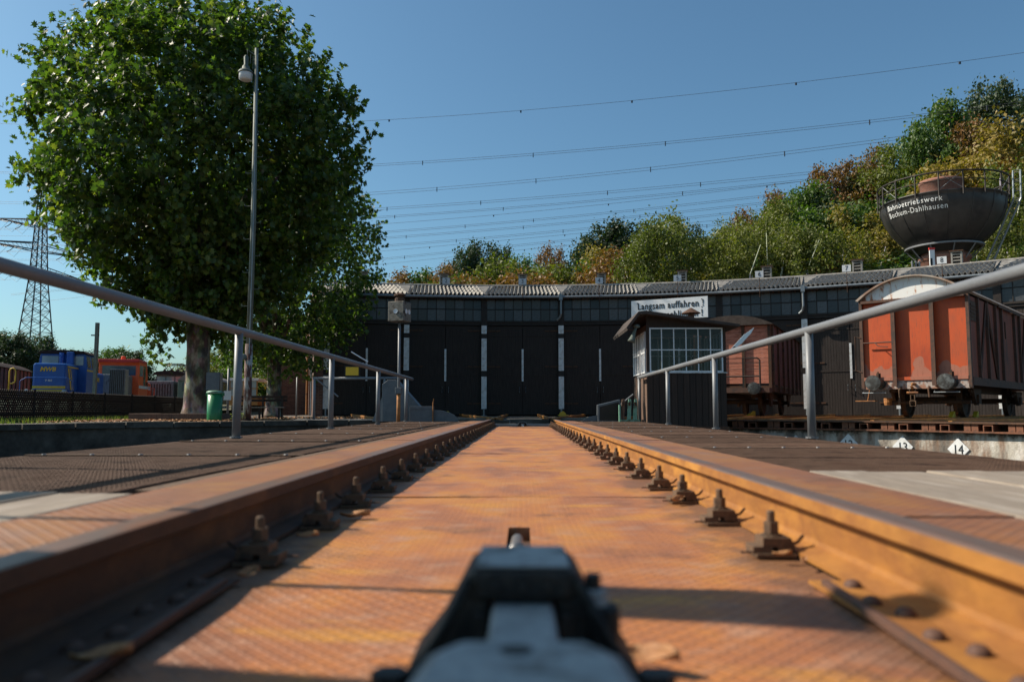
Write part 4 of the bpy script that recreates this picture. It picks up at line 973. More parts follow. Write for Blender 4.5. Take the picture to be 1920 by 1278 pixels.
pr.build('platform_railing', m_frame, w2)
for z in (1.5, 1.95, 1.75): MB().tube([(-.66, -1, z), (-.66, 1, z)], .012 if z != 1.5 else .03, 6).build('railing_bar', m_frame, w2)
for y in (-.45, .45): MB().box(-.68, -.64, y - .03, y + .03, 1.1, 2.1).build('railing_upright', m_frame, w2)
for x in (1.6, 6.8):
    mb = MB(); wheelset(mb, x); mb.build('wheelset', m_darkrust, w2)
    for s in (-1, 1): MB().prism([(x - .5, .98), (x + .5, .98), (x + .12, .5), (x - .12, .5)], s * 1.02 - .04, s * 1.02 + .04, 'y').build('axle_guard', m_darkrust, w2)
MB().box(.2, 8.2, -.65, -.55, .8, 1.0).box(.2, 8.2, .55, .65, .8, 1.0).build('underframe', m_darkrust, w2)
c_ = thing('wheel_chock', 'yellow wheel chock under the faded red wagon behind the cabin', 'wheel chock', (8.25, 29.0, .165), 0, 'yellow wheel chocks')
MB().prism([(-.16, 0), (.14, 0), (.14, .16), (.08, .17)], -.06, .06, 'y').build('wedge', m_yellowp, c_)

# ------------------------------------------------------------------ water tower
tw = thing('water_tower', 'black bowl water tower lettered Bahnbetriebswerk Bochum-Dahlhausen on a brick shaft', 'water tower', (30.9, 58, 0))
BP = [(1.7, 11.7), (2.4, 12.25), (2.95, 12.75), (3.45, 13.35), (3.85, 14.05), (4.08, 14.75), (4.15, 15.4)]
def bowlr(z): return np.interp(z, [p[1] for p in BP], [p[0] for p in BP])
zs = np.linspace(11.7, 15.4, 18)
MB().lathe([(bowlr(z), z) for z in zs] + [(4.22, 15.42), (4.22, 15.5), (1.4, 15.6)], 56).build('bowl', m_tower, tw, True)
for k in range(16):
    a = 2 * PI * k / 16
    MB().tube([((bowlr(z) + .012) * math.cos(a), (bowlr(z) + .012) * math.sin(a), z) for z in zs[3:]], .022, 5).build('plate_seam', m_tower, tw)
o = MB().lathe([(1.42, 15.5), (1.42, 16.9), (1.48, 16.92), (1.48, 17.15), (0, 17.2)], 36).build('brick_drum', m_brick_red, tw, True); uvcyl(o, 1.42)
o = MB().lathe([(1.6, 0), (1.6, 11.2), (1.75, 11.25), (1.75, 11.5), (1.55, 11.55), (1.55, 12.3)], 36).build('brick_shaft', m_brick_red, tw, True); uvcyl(o, 1.6)
MB().lathe([(2.35, 12.1), (2.6, 12.1), (2.6, 12.22), (2.35, 12.22), (2.35, 12.1)], 44).build('ring_girder', m_greysteel, tw)
for k in range(10):
    a = 2 * PI * k / 10 + .1; MB().tube([(2.5 * math.cos(a), 2.5 * math.sin(a), 12.1), (1.72 * math.cos(a), 1.72 * math.sin(a), 11.2)], .05, 6).build('bracket', m_greysteel, tw)
for z, r_ in ((16.75, .06), (16.15, .035)): MB().lathe([(4.3 + r_ * math.cos(a), z + r_ * math.sin(a)) for a in np.linspace(0, 2 * PI, 7)], 56).build('handrail', m_frame, tw)
for k in range(18):
    a = 2 * PI * k / 18
    MB().tube([(4.3 * math.cos(a), 4.3 * math.sin(a), 15.1), (4.3 * math.cos(a), 4.3 * math.sin(a), 16.75)], .055, 6).build('rail_post', m_frame, tw)
    if k % 3 == 0:
        a2 = 2 * PI * (k + 1) / 18
        MB().tube([(4.3 * math.cos(a), 4.3 * math.sin(a), 16.7), (4.3 * math.cos(a2), 4.3 * math.sin(a2), 15.5)], .02, 5).tube([(4.3 * math.cos(a), 4.3 * math.sin(a), 15.5), (4.3 * math.cos(a2), 4.3 * math.sin(a2), 16.7)], .02, 5).build('cross_brace', m_greysteel, tw)
cama = math.atan2(-58, -30.9)
for s_, z_, a_0 in (('Bahnbetriebswerk', 14.95, -1.0), ('Bochum-Dahlhausen', 14.42, -1.0)):
    me = text_mesh(s_, .52, ext=.0, align='LEFT', spacing=1.16, bold=.002); me.name = 'lettering'
    me.materials.clear(); me.materials.append(m_white)
    n_ = len(me.vertices); co = np.empty(n_ * 3); me.vertices.foreach_get('co', co); co = co.reshape(-1, 3)
    xw = co[:, 0].max(); L0 = 4.15 if z_ > 14.7 else 4.45
    z = z_ + co[:, 1]; rr_ = np.array([bowlr(q) for q in z]) + .06
    ang = cama + a_0 + co[:, 0] / xw * L0 / 4.1
    new = np.stack([rr_ * np.cos(ang), rr_ * np.sin(ang), z], 1)
    me.vertices.foreach_set('co', new.ravel()); me.update(); link('lettering', me, tw)
lp = MB()
a = cama + R(88); d = Vector((math.cos(a), math.sin(a), 0)); q = Vector((-d.y, d.x, 0))
P0, P1 = d * 2.3 + Vector((0, 0, 10.2)), d * 4.45 + Vector((0, 0, 15.2)); P2 = d * 4.5 + Vector((0, 0, 17.2))
for s in (-.3, .3):
    for dd in (0, .45):
        MB().tube([P0 + q * s + d * dd, P1 + q * s + d * dd, P2 + q * s + d * dd], .055, 6).build('ladder_rail', m_zinc, tw)
for i in range(15):
    f = i / 14; p = P0.lerp(P1, f) ; p2 = P0.lerp(P1, min(1, (i + 1) / 14))
    MB().tube([p - q * .3, p + q * .3], .022, 5).tube([p - q * .3, p2 - q * .3 + d * .45], .018, 5).tube([p + q * .3, p2 + q * .3 + d * .45], .018, 5).build('ladder_rung', m_greysteel, tw)
for i in range(4):
    p = P1.lerp(P2, i / 3); MB().tube([p - q * .3, p + q * .3, p + q * .3 + d * .45, p - q * .3 + d * .45, p - q * .3], .02, 5).build('ladder_rung', m_greysteel, tw)
gs = thing('gauge_post', 'tall white and black level gauge post beside the brick shaft', 'gauge', (28.6, 55.3, 6.9))
MB().box(-.17, .17, -.05, .05, 0, 4.6).build('board', m_whitebright, gs)
for z in (.6, 2.0, 3.4): MB().box(-.17, .0, -.056, -.0505, z, z + .6).build('black_mark', m_ink, gs)
MB().box(-.2, .2, -.06, .06, 4.6, 4.75).build('cap', m_red, gs)
cp = thing('flue_pipes', 'three dark steel pipes rising left of the brick shaft', 'pipes', (27.7, 56.3, 6.5))
for x in (0, .25, .5): MB().tube([(x, 0, 0), (x, 0, 4.4)], .07, 8).build('pipe', m_greysteel, cp)

# ------------------------------------------------------------------ hill and forest
RAT = [-.30, -.176, -.132, -.088, -.054, -.03, -.0134, .012, .031, .052, .075, .116, .15, .184, .215, .2515, .29, .32, .389, .451, .492, .515, .549, .59, .625, .70, .9]
SLP = [.13, .160, .180, .184, .2105, .204, .188, .196, .208, .192, .216, .236, .225, .247, .228, .238, .258, .266, .307, .328, .338, .345, .393, .392, .415, .42, .42]
def skyl(x, y): return .37 + y * float(np.interp(x / y, RAT, SLP))
def hillz(x, y):
    H = float(np.interp(x, [-60, -17, 11, 30, 43, 55, 70, 120], [0, 2, 7.5, 10.5, 15, 20, 25, 30]))
    t = max(0, min(1.12, (y - 58 - max(0, -x) * .1) / 38))
    return .03 + H * (t ** 1.1)
nx, ny = 60, 34; vs = []; fs = []
for j in range(ny):
    for i in range(nx):
        x = -70 + 240 * i / (nx - 1); y = 56 + 84 * j / (ny - 1); vs.append((x, y, hillz(x, y) + (rng.uniform(-.25, .25) if j > 1 else -.2)))
for j in range(ny - 1):
    for i in range(nx - 1): k = j * nx + i; fs.append((k, k + 1, k + nx + 1, k + nx))
tag(MB().add(vs, fs).build('hillside', m_hill, smooth=True), kind='structure')

def leaf_cloud(name, mat, nblob, nleaf, size, seed, shape='round', H=1.0):
    r_ = np.random.RandomState(seed)
    C_, Rr = [], []
    lo, span, wd_ = {'round': (.26, .66, .27), 'tall': (.20, .74, .20), 'birch': (.38, .58, .19)}[shape]
    for i in range(nblob):
        f = r_.uniform(0, 1); z = lo + span * f
        rad_ = wd_ * math.sin(PI * (.14 + .80 * f)) ** .75
        a = r_.uniform(0, 2 * PI); q = rad_ * math.sqrt(r_.uniform(.15, 1.1))
        C_.append((q * math.cos(a), q * math.sin(a), z + r_.uniform(-.03, .03))); Rr.append(r_.uniform(.035, .095) if shape != 'birch' else r_.uniform(.025, .06))
    C_ = np.array(C_); Rr = np.array(Rr)
    w_ = Rr ** 1.8; idx = r_.choice(nblob, nleaf, p=w_ / w_.sum())
    g_ = r_.normal(size=(nleaf, 3)); d = g_ / np.linalg.norm(g_, axis=1)[:, None]
    rad_ = np.minimum(np.abs(r_.normal(.78, .30, nleaf)), 1.5)
    pos = C_[idx] + d * (Rr[idx] * rad_)[:, None] * np.array([1, 1, 1.25 if shape != 'round' else .95])
    # a few upright sprays break the outline
    ns = nleaf // 9; si = r_.choice(nblob, ns); up = r_.uniform(0, 1, ns)
    base = C_[si] + r_.normal(size=(ns, 3)) * .02; dirn = base * np.array([1.2, 1.2, 0]) + np.array([0, 0, .5])
    pos[:ns] = base + dirn * (up * .16)[:, None] + r_.normal(size=(ns, 3)) * .010
    nrm = d * .35 + r_.normal(size=(nleaf, 3)) * .7 + np.array([0, 0, .3]); nrm /= np.linalg.norm(nrm, axis=1)[:, None]
    t1 = np.cross(nrm, r_.normal(size=(nleaf, 3))); t1 /= np.linalg.norm(t1, axis=1)[:, None]; t2 = np.cross(nrm, t1)
    s = size * r_.uniform(.6, 1.4, nleaf)[:, None]
    P = np.stack([pos - t1 * s, pos - t2 * s * .6, pos + t1 * s, pos + t2 * s * .55 + nrm * s * .2], 1).reshape(-1, 3)
    me = bpy.data.meshes.new(name); me.vertices.add(len(P)); me.vertices.foreach_set('co', P.ravel())
    me.loops.add(len(P)); me.loops.foreach_set('vertex_index', np.arange(len(P), dtype=np.int32))
    me.polygons.add(nleaf); me.polygons.foreach_set('loop_start', np.arange(0, len(P), 4, dtype=np.int32)); me.polygons.foreach_set('loop_total', np.full(nleaf, 4, dtype=np.int32))
    me.materials.append(mat); me.update(calc_edges=True); me.validate(); return me
def trunk_mesh(seed, mat, lean=.05, forks=4, r0=.010, top=.80):
    r_ = random.Random(seed); mb = MB(); pts = []; x = y = 0
    for i in range(7):
        f = i / 6; pts.append((x, y, f * top)); x += r_.uniform(-lean, lean) * .4; y += r_.uniform(-lean, lean) * .4
    mb.tube(pts, [r0 * (1 - .8 * i / 6) for i in range(7)], 7)
    for k in range(forks):
        b_ = pts[r_.randint(2, 4)]; a = r_.uniform(0, 2 * PI); l = r_.uniform(.08, .15)
        mb.tube([b_, (b_[0] + l * .45 * math.cos(a), b_[1] + l * .45 * math.sin(a), b_[2] + l * .8), (b_[0] + l * .6 * math.cos(a), b_[1] + l * .6 * math.sin(a), b_[2] + l * 1.5)], [r0 * .5, r0 * .35, r0 * .12], 5)
    return mb.mesh('trunk', mat, True)
PROTO = {
 'green': ('leafy green tree', [leaf_cloud('crown', m_lgreen, 60, 15000, .0105, 1), leaf_cloud('crown', m_lgreen, 50, 14000, .011, 2, 'tall')], [trunk_mesh(1, m_barkfar)]),
 'dark': ('dark green tree', [leaf_cloud('crown', m_ldark, 75, 17000, .0105, 3)], [trunk_mesh(2, m_barkfar)]),
 'olive': ('olive green tree', [leaf_cloud('crown', m_lolive, 50, 11000, .0095, 4, 'tall'), leaf_cloud('crown', m_lolive, 60, 12000, .0095, 5)], [trunk_mesh(3, m_birch, r0=.007), trunk_mesh(8, m_barkfar)]),
 'rust': ('rust brown autumn tree', [leaf_cloud('crown', m_lrust, 60, 13000, .010, 6), leaf_cloud('crown', m_lrust, 50, 11000, .010, 7, 'tall')], [trunk_mesh(4, m_barkfar)]),
 'gold': ('golden yellow tree', [leaf_cloud('crown', m_lgold, 60, 13000, .010, 8)], [trunk_mesh(5, m_barkfar)]),
 'birch': ('slim white-trunked birch', [leaf_cloud('crown', m_lolive, 60, 5600, .0085, 9, 'birch'), leaf_cloud('crown', m_lolive, 54, 5000, .0085, 10, 'birch')], [trunk_mesh(6, m_birch, .16, 7, .0105, .86), trunk_mesh(7, m_birch, .18, 7, .0095, .86)]),
}
TREES = []
def region(x, y):
    px = 980 + 1493 * x / y
    for lim, n in ((560, 'left of the roundhouse'), (780, 'above the left roof end'), (905, 'above the second stall'), (1055, 'above the third stall'), (1200, 'above the fourth stall'), (1350, 'above the fifth stall'), (1510, 'above the sixth stall'), (1660, 'left of the tower'), (1880, 'behind the tower')):
        if px < lim: return n
    return 'right of the tower'
def forest_tree(kind, x, y, top, width=1.0, base=None, extra=''):
    z0 = hillz(x, y) - .2 if base is None else base
    h = top - z0
    if h < 3: return
    nm, crowns, trunks = PROTO[kind]
    row = 'on the front row' if y < 70 else ('on the middle slope' if y < 82 else 'on the upper slope')
    lab = '%s %s %s' % (nm, row if base is None else 'behind the yard', region(x, y))
    name = {'birch': 'birch_tree'}.get(kind, 'broadleaf_tree')
    t = thing(name, lab, 'tree', (x, y, z0), rng.uniform(0, 6.28), nm + 's ' + (row if base is None else 'behind the yard') + ' ' + region(x, y))
    TREES.append(t)
    t.scale = (h * width * rng.uniform(.9, 1.15), h * width * rng.uniform(.9, 1.15), h)
    link('crown', rng.choice(crowns), t); link('trunk', rng.choice(trunks), t)
# skyline and accent trees: (kind, ratio, D, slope of top, width)
def acc(kind, px, ytop, D, width=1.0, extra=''):
    q = math.atan((639 - ytop) / 1493) + R(4.94); top = .37 + D * math.tan(q) * (1 + 0) / math.cos(math.atan((px - 980) / 1493)) ** .0
    forest_tree(kind, (px - 980) / 1493 * D * 1.0, D, top, width, extra=extra)
ACC = [('rust', 742, 505, 84, .9), ('green', 790, 500, 90, 1.0), ('rust', 826, 498, 80, .9), ('dark', 868, 462, 92, .8), ('dark', 905, 452, 94, .8), ('dark', 936, 462, 96, .8), ('green', 982, 478, 78, .75), ('rust', 1022, 457, 84, .55), ('rust', 1046, 462, 86, .5),
       ('dark', 1110, 440, 92, .8), ('dark', 1148, 415, 94, 1.05), ('dark', 1185, 418, 96, 1.0), ('birch', 1216, 425, 72, .8), ('birch', 1250, 398, 74, 1.1), ('dark', 1296, 420, 94, .8),
       ('birch', 1355, 420, 74, .9), ('birch', 1385, 402, 76, .9), ('rust', 1400, 392, 90, .8), ('birch', 1432, 392, 78, .9), ('birch', 1462, 370, 80, .9), ('rust', 1470, 360, 92, .8), ('green', 1512, 345, 88, .9), ('rust', 1552, 312, 96, .9), ('rust', 1592, 300, 98, .8), ('rust', 1640, 284, 96, .9), ('olive', 1700, 262, 92, .9),
       ('green', 1786, 187, 90, .8), ('green', 1745, 235, 88, .7), ('dark', 1880, 152, 94, .8), ('rust', 1840, 235, 86, .7), ('gold', 1850, 225, 80, .9), ('gold', 1800, 285, 82, .9), ('birch', 1895, 300, 72, .9), ('birch', 1905, 410, 64, .8), ('birch', 1870, 400, 64, .8), ('gold', 1600, 380, 78, 1.0), ('gold', 1640, 420, 72, 1.0), ('rust', 1790, 330, 74, .8)]
for px_, yt_, D_ in ((1228, 405, 60.5), (1252, 396, 61), (1205, 430, 61), (1318, 440, 61), (1362, 425, 60), (1380, 415, 62), (1404, 414, 61), (1440, 405, 62), (1466, 412, 61), (1497, 402, 60), (1530, 420, 61), (1556, 418, 61), (1618, 420, 62)): ACC.append(('birch', px_, yt_, D_, .8))
for a in ACC: acc(*a)
# fill trees, kept below the skyline
rows = [62, 67, 73, 80, 88, 97, 108]
for ri, y in enumerate(rows):
    x = -.30 * y
    while x < .78 * y:
        yy = y + rng.uniform(-2, 2)
        ratio = x / yy
        top = skyl(x, yy); lo = hillz(x, yy) + 3
        f = rng.uniform(.86, .965) if ri < 5 else .93
        tall = {0: 10.5, 1: 12, 2: 13}.get(ri, 15) * rng.uniform(.85, 1.1)
        tp = min(lo - 3 + tall, .37 + (top - .37) * f)
        p = rng.random()
        if ratio < .15: kind = 'olive' if p < .45 else 'rust' if p < .58 else 'green' if p < .92 else 'gold'
        elif ratio < .35: kind = 'olive' if p < .4 else 'birch' if p < .68 else 'green' if p < .92 else 'gold'
        else: kind = 'green' if p < .25 else 'gold' if p < .5 else 'olive' if p < .68 else 'rust' if p < .84 else 'dark' if p < .93 else 'birch'
        forest_tree(kind, x, yy, tp, rng.uniform(.85, 1.15) * (1.15 if kind != 'birch' else .9) * (15 / max(6, tp - lo + 3)) ** .5)
        x += rng.uniform(4.2, 6.2) * (.85 + ri * .06)
# trees left of the roundhouse and behind the locomotives
for kind, px, yt, D, wd_ in (('dark', 12, 622, 95, 1.3), ('dark', 60, 626, 98, 1.3), ('dark', -30, 618, 97, 1.3), ('dark', 150, 655, 100, 1.5), ('green', 205, 648, 104, 1.6), ('dark', 238, 655, 100, 1.5), ('dark', 95, 650, 104, 1.3),
                      ('olive', 380, 650, 120, 1.6), ('olive', 420, 640, 118, 1.7), ('green', 455, 660, 110, 1.6), ('green', 515, 650, 90, 1.6), ('green', 560, 640, 95, 1.5), ('olive', 490, 640, 105, 1.6)):
    q = math.atan((639 - yt) / 1493) + R(4.94); forest_tree(kind, (px - 980) / 1493 * D, D, .37 + D * math.tan(q), wd_, base=0)

by = {}
for t in TREES: by.setdefault(t['label'], []).append(t)
ORD = ['leftmost', 'second', 'third', 'fourth', 'fifth', 'sixth', 'seventh', 'eighth', 'ninth', 'tenth', 'eleventh', 'twelfth']
for lab, L_ in by.items():
    if len(L_) < 2: continue
    L_.sort(key=lambda t: t.location.x / t.location.y)
    for i, t in enumerate(L_):
        t['label'] = (('rightmost ' if i == len(L_) - 1 else 'leftmost ' if i == 0 else ORD[min(i, 11)] + ' ') + lab + ('' if i in (0, len(L_) - 1) else ' from left'))
# ------------------------------------------------------------------ plane trees
TAPER = .34
def plane_tree(x, y, cz, rx, rz, seed, nclus, nleaf, label, tr):
    r_ = np.random.RandomState(seed)
    t = thing('plane_tree', label, 'tree', (x, y, .04))
    # clusters on a noisy shell
    d = r_.normal(size=(nclus, 3)); d /= np.linalg.norm(d, axis=1)[:, None]
    lob = 1 + .07 * np.sin(d[:, 0] * 7 + seed) * np.cos(d[:, 2] * 6) + .05 * np.sin(d[:, 1] * 11 + d[:, 2] * 9)
    shell = r_.uniform(.78, 1.0, nclus) * lob
    inner = r_.rand(nclus) < .30; shell[inner] = r_.uniform(.35, .85, inner.sum())
    out = r_.rand(nclus) < .10; shell[out] = r_.uniform(1.0, 1.09, out.sum()) * lob[out]
    cc = d * shell[:, None] * np.array([rx, rx, rz]); lowf = 1 - TAPER * np.clip(-d[:, 2] + .15, 0, 1) ** 1.2; cc[:, 0] *= lowf; cc[:, 1] *= lowf
    idx = r_.randint(0, nclus, nleaf)
    off = r_.normal(size=(nleaf, 3)) * np.array([.17, .17, .17])
    pos = cc[idx] + off
    # leafy shoots that stick out of the crown
    nsh = 520; sd0 = r_.normal(size=(nsh, 3)); sd0 /= np.linalg.norm(sd0, axis=1)[:, None]; st0 = sd0 * r_.uniform(.86, 1.0, nsh)[:, None] * np.array([rx, rx, rz]) 
    sd0[:, :2] *= 1; lw2 = 1 - TAPER * np.clip(-sd0[:, 2] + .15, 0, 1) ** 1.2; st0[:, 0] *= lw2; st0[:, 1] *= lw2
    sdir = sd0 * .8 + np.array([0, 0, .55]) + r_.normal(size=(nsh, 3)) * .25; sdir /= np.linalg.norm(sdir, axis=1)[:, None]
    n2 = nleaf // 5; si = r_.randint(0, nsh, n2); pos[:n2] = st0[si] + sdir[si] * r_.uniform(0, .85, n2)[:, None] + r_.normal(size=(n2, 3)) * .07
    dn = pos / np.linalg.norm(pos, axis=1)[:, None]
    nrm = dn * .5 + r_.normal(size=(nleaf, 3)) * .75 + np.array([-.1, 0, .45]); nrm /= np.linalg.norm(nrm, axis=1)[:, None]
    tip = dn * .6 + np.array([0, 0, -.7]) + r_.normal(size=(nleaf, 3)) * .6
    tip -= nrm * (tip * nrm).sum(1)[:, None]; tip /= np.linalg.norm(tip, axis=1)[:, None]; sd_ = np.cross(nrm, tip)
    s = r_.uniform(.06, .108, nleaf)[:, None]
    half = [(0, -.9, 0), (.55, -1.0, .1), (.45, -.45, .06), (1.15, -.35, .3), (.6, .1, .1), (.85, .65, .2), (.35, .5, .05), (0, 1.25, -.12)]
    prof = half + [(-a, b_, c_) for a, b_, c_ in half[1:-1][::-1]]
    V = np.stack([pos + sd_ * s * a + tip * s * b_ + nrm * s * c_ for a, b_, c_ in prof], 1)
    nv = len(prof); P = V.reshape(-1, 3)
    # two faces per leaf folded on the midrib
    h = len(half); f1 = list(range(h)); f2 = [0] + [h - 1] + list(range(h, nv)); f2 = [h - 1] + list(range(h, nv)) + [0]
    lv = np.concatenate([(np.arange(nleaf) * nv)[:, None] + np.array(f1)[None, :], (np.arange(nleaf) * nv)[:, None] + np.array(f2)[None, :]], 1).ravel().astype(np.int32)
    me = bpy.data.meshes.new('crown'); me.vertices.add(len(P)); me.vertices.foreach_set('co', P.ravel())
    me.loops.add(len(lv)); me.loops.foreach_set('vertex_index', lv); me.polygons.add(2 * nleaf)
    tot = np.tile([len(f1), len(f2)], nleaf); st = np.concatenate([[0], np.cumsum(tot)[:-1]])
    me.polygons.foreach_set('loop_start', st.astype(np.int32)); me.polygons.foreach_set('loop_total', tot.astype(np.int32))
    me.materials.append(m_leaf); me.update(calc_edges=True); me.validate()
    link('crown', me, t, (0, 0, cz))
    tk = MB(); prof_ = [(0, 1.55), (.12, 1.25), (.45, 1.06), (1.2, .98), (2.3, .92), (3.4, 1.02), (4.2, .8)]
    pts = [(.05 * math.sin(z), .04 * math.cos(z * 2), z) for z, _ in prof_]
    tk.tube(pts, [tr * q for _, q in prof_], 18).build('trunk', m_bark, t, True)
    for k in range(9):
        a = 2 * PI * k / 9 + seed; e = r_.uniform(.2, .9); ex = Vector((math.cos(a) * rx * .75 * math.cos(e), math.sin(a) * rx * .75 * math.cos(e), cz + rz * .75 * math.sin(e) * r_.uniform(-.2, 1)))
        b0 = Vector((0, 0, r_.uniform(2.6, 4.1))); mid = b0.lerp(ex, .5) + Vector((0, 0, .5))
        MB().tube([b0, mid, ex], [tr * .42, tr * .25, .03], 8).build('limb', m_bark, t, True)
    return t
plane_tree(-10.5, 25.5, 8.15, 5.1, 5.35, 3, 2300, 66000, 'big round plane tree with a pale mottled trunk beside the green bin', .38)
TAPER = .12
plane_tree(-11.3, 36.0, 7.0, 4.6, 5.0, 5, 1200, 26000, 'plane tree behind the bench, its crown merging with the bigger one', .33)
pk = thing('planter_kerb', 'low weathered kerb round the foot of the big plane tree', 'kerb', (-10.6, 24.9, .04))
for a, b_, c_, d_ in ((-1.3, 1.35, -.9, -.75), (-1.3, -1.15, -.74, .9), (1.2, 1.35, -.74, .9)): MB().box(a, b_, c_, d_, 0, .22).build('kerb_board', m_woodmid, pk, bevel=.01)

# ------------------------------------------------------------------ lamp mast, bin, bench, post etc.
lm = thing('lamp_mast', 'tall slim green lamp mast with a rusted white foot and step rungs', 'lamp mast', (-6.75, 19.5, .04))
top = 9.5
MB().tube([(0, 0, 1.95), (.02, 0, 5), (-.02, 0, top)], [.072, .064, .045], 12).build('shaft', m_mast, lm, True)
MB().tube([(0, 0, 0), (0, 0, 1.95)], [.1, .09], 12).build('foot_section', m_mastrust, lm, True)
MB().lathe([(.1, 0), (.2, 0), (.2, .06), (.1, .08)], 14).build('base_flange', m_frame, lm)
MB().lathe([(0, 0), (.08, .0), (.08, .12), (.05, .15), (0, .15)], 12, (-.09, -.06, 1.62), T=Matrix.Rotation(PI / 2, 4, 'X')).build('cable_winch', m_mast, lm)
MB().tube([(.04, -.09, 1.7), (.05, -.09, 4.5), (.03, -.09, 9.3)], .012, 6).build('cable', m_zinc, lm)
k = 0
z = 2.05
while z < 8.6:
    s = 1 if k % 2 else -1
    MB().tube([(s * .06, 0, z), (s * .2, 0, z), (s * .21, 0, z + .05)], .009, 6).build('step_rung', m_mast, lm); z += .42; k += 1
MB().tube([(-.02, 0, 9.3), (-.25, 0, 9.46), (-.25, 0, 9.1)], .022, 8).build('bracket_arm', m_mast, lm)
MB().lathe([(.03, 9.1), (.06, 9.05), (.05, 8.85), (.09, 8.8), (.1, 8.72), (.15, 8.7), (.19, 8.66), (.19, 8.63)], 16, (-.28, 0, .22)).build('luminaire_hood', m_mast, lm, True)
MB().lathe([(.165, 8.63), (.165, 8.47), (.12, 8.44), (0, 8.44)], 16, (-.28, 0, .22)).build('glass_bowl', m_whitebright, lm, True)
MB().tube([(-.1, 0, 9.3), (-.1, 0, 8.95)], .012, 6).tube([(-.17, 0, 9.35), (-.17, 0, 9.1)], .012, 6).build('hanging_chain', m_mast, lm)

bn = thing('litter_bin', 'green cylindrical litter bin with a pale lid by the pit edge', 'litter bin', (-8.52, 22.0, .04))
MB().lathe([(0, 0), (.19, .0), (.2, .04), (.205, .8), (.2, .8)], 24).build('body', m_greenbin, bn, True)
MB().lathe([(.215, .78), (.23, .79), (.23, .83), (.16, .86), (0, .865)], 24).build('lid', m_greenpaint, bn, True)
for s in (-1, 1): MB().box(s * .22 - .03, s * .22 + .03, -.04, .04, .72, .8).build('handle', m_greenbin, bn)
ib = thing('info_panel', 'slate grey notice panel on a post behind the green bin', 'notice panel', (-9.6, 24.8, .04))
MB().box(-.3, .12, 0, .05, .95, 1.5).build('panel', m_guard, ib); MB().box(.14, .2, 0, .05, 0, 1.48).build('post', m_plank, ib)
def bench(x, y, label, Lb=1.7):
    t = thing('park_bench', label, 'bench', (x, y, .04))
    for z in (.62, .74): MB().box(-Lb / 2, Lb / 2, .2, .23, z, z + .09).build('back_slat', m_wooddark, t)
    for dy in (-.25, -.1, .05): MB().box(-Lb / 2, Lb / 2, dy, dy + .12, .40, .435).build('seat_slat', m_plank if dy < -.2 else m_wooddark, t)
    for s in (-.8, 0, .8): MB().box(s * Lb / 2 - .03, s * Lb / 2 + .03, -.2, -.14, 0, .4).box(s * Lb / 2 - .03, s * Lb / 2 + .03, .16, .2, 0, .83).build('leg', m_frame, t)
bench(-9.2, 28.0, 'dark slatted park bench under the second plane tree')
o = MB().box(-.16, .16, -.13, .13, 0, .3).build('stone_block', m_slab, bevel=.01, loc=(-9.6, 27.0, .04)); tag(o, 'small pale stone block in front of the bench', 'stone')
for x, y, h, lab in ((-11.2, 30.2, 1.9, 'bearing a small notice, right of the big plane trunk'), (-11.55, 36.6, 1.75, 'with a short arm, right of the second plane trunk'), (-11.5, 40.5, 2.1, 'close to the brick annex')):
    t = thing('pipe_post', 'thin pale pipe post ' + lab, 'post', (x, y, .04))
    MB().tube([(0, 0, 0), (0, 0, h)], .045, 8).build('pipe', m_greysteel, t, True)
    if 'notice' in lab: MB().box(-.14, .14, -.07, -.05, .7, 1.05).build('notice', m_whitebright, t)
    if 'arm' in lab: MB().tube([(0, 0, .45), (.4, 0, .3)], .03, 6).build('arm', m_greysteel, t)
# green track-side post
sp = thing('signal_post', 'dark green cable post standing among the locomotives', 'post', (-22.7, 42, .0))
MB().box(-.08, .08, -.08, .08, 0, 5.0).build('mast', m_mast, sp); MB().box(-.3, .1, -.05, .05, 4.3, 4.36).build('crossarm', m_frame, sp)
MB().box(.0, .6, -.4, .1, .0, 1.15).build('cabinet', m_greenpaint, sp)
# yellow loop
yl = thing('yellow_handle', 'bent yellow pipe loop at the far left edge above the fence', 'pipe loop', (-15.6, 24.0, .04))
MB().tube([(0, 0, .5), (0, 0, 1.5), (.03, 0, 1.57), (.1, 0, 1.6), (.16, 0, 1.57), (.19, 0, 1.5), (.19, 0, 1.22), (.16, 0, 1.16), (.1, 0, 1.13), (.03, 0, 1.13)], .02, 8).build('loop', m_yellowp, yl, True)
MB().tube([(0, 0, 0), (0, 0, .5)], .024, 8).build('stem', m_red, yl)

# lattice fence
fe = thing('lattice_fence', 'dark brown crossed-lath garden fence on the left behind the pit', 'fence')
A = Vector((-13.2, 17.5, .04)); Bv = Vector((-15.0, 36.0, .04)); dv = (Bv - A); Lf = dv.length; dv.normalize(); nv_ = Vector((-dv.y, dv.x, 0))
laths = MB(); sp_ = .105; s0 = 0; pc = []
ang = R(38)
i = 0
lath_me = {}
for sgn, yo in ((1, .012), (-1, -.012)):
    mb = MB(); ln = .86 / math.cos(ang)
    T = Matrix.Rotation(sgn * ang, 4, 'Y')
    mb.box(-.022, .022, yo - .008, yo + .008, 0, ln, 0, T); lath_me[sgn] = mb.mesh('lath', m_fence)
rzf = math.atan2(dv.y, dv.x)
near_n = 0; rest = MB()
s = 0
while s < Lf:
    for sgn in (1, -1):
        p = A + dv * s
        if near_n < 290:
            link('lath', lath_me[sgn], fe, p, rzf); near_n += 1
        else:
            T = Matrix.Translation(p) @ Matrix.Rotation(rzf, 4, 'Z') @ Matrix.Rotation(sgn * ang, 4, 'Y'); rest.box(-.016, .016, sgn * .012 - .008, sgn * .012 + .008, 0, .86 / math.cos(ang), 0, T)
    s += sp_
if rest.v: tag(rest.build('far_laths', m_fence, fe), kind='stuff')
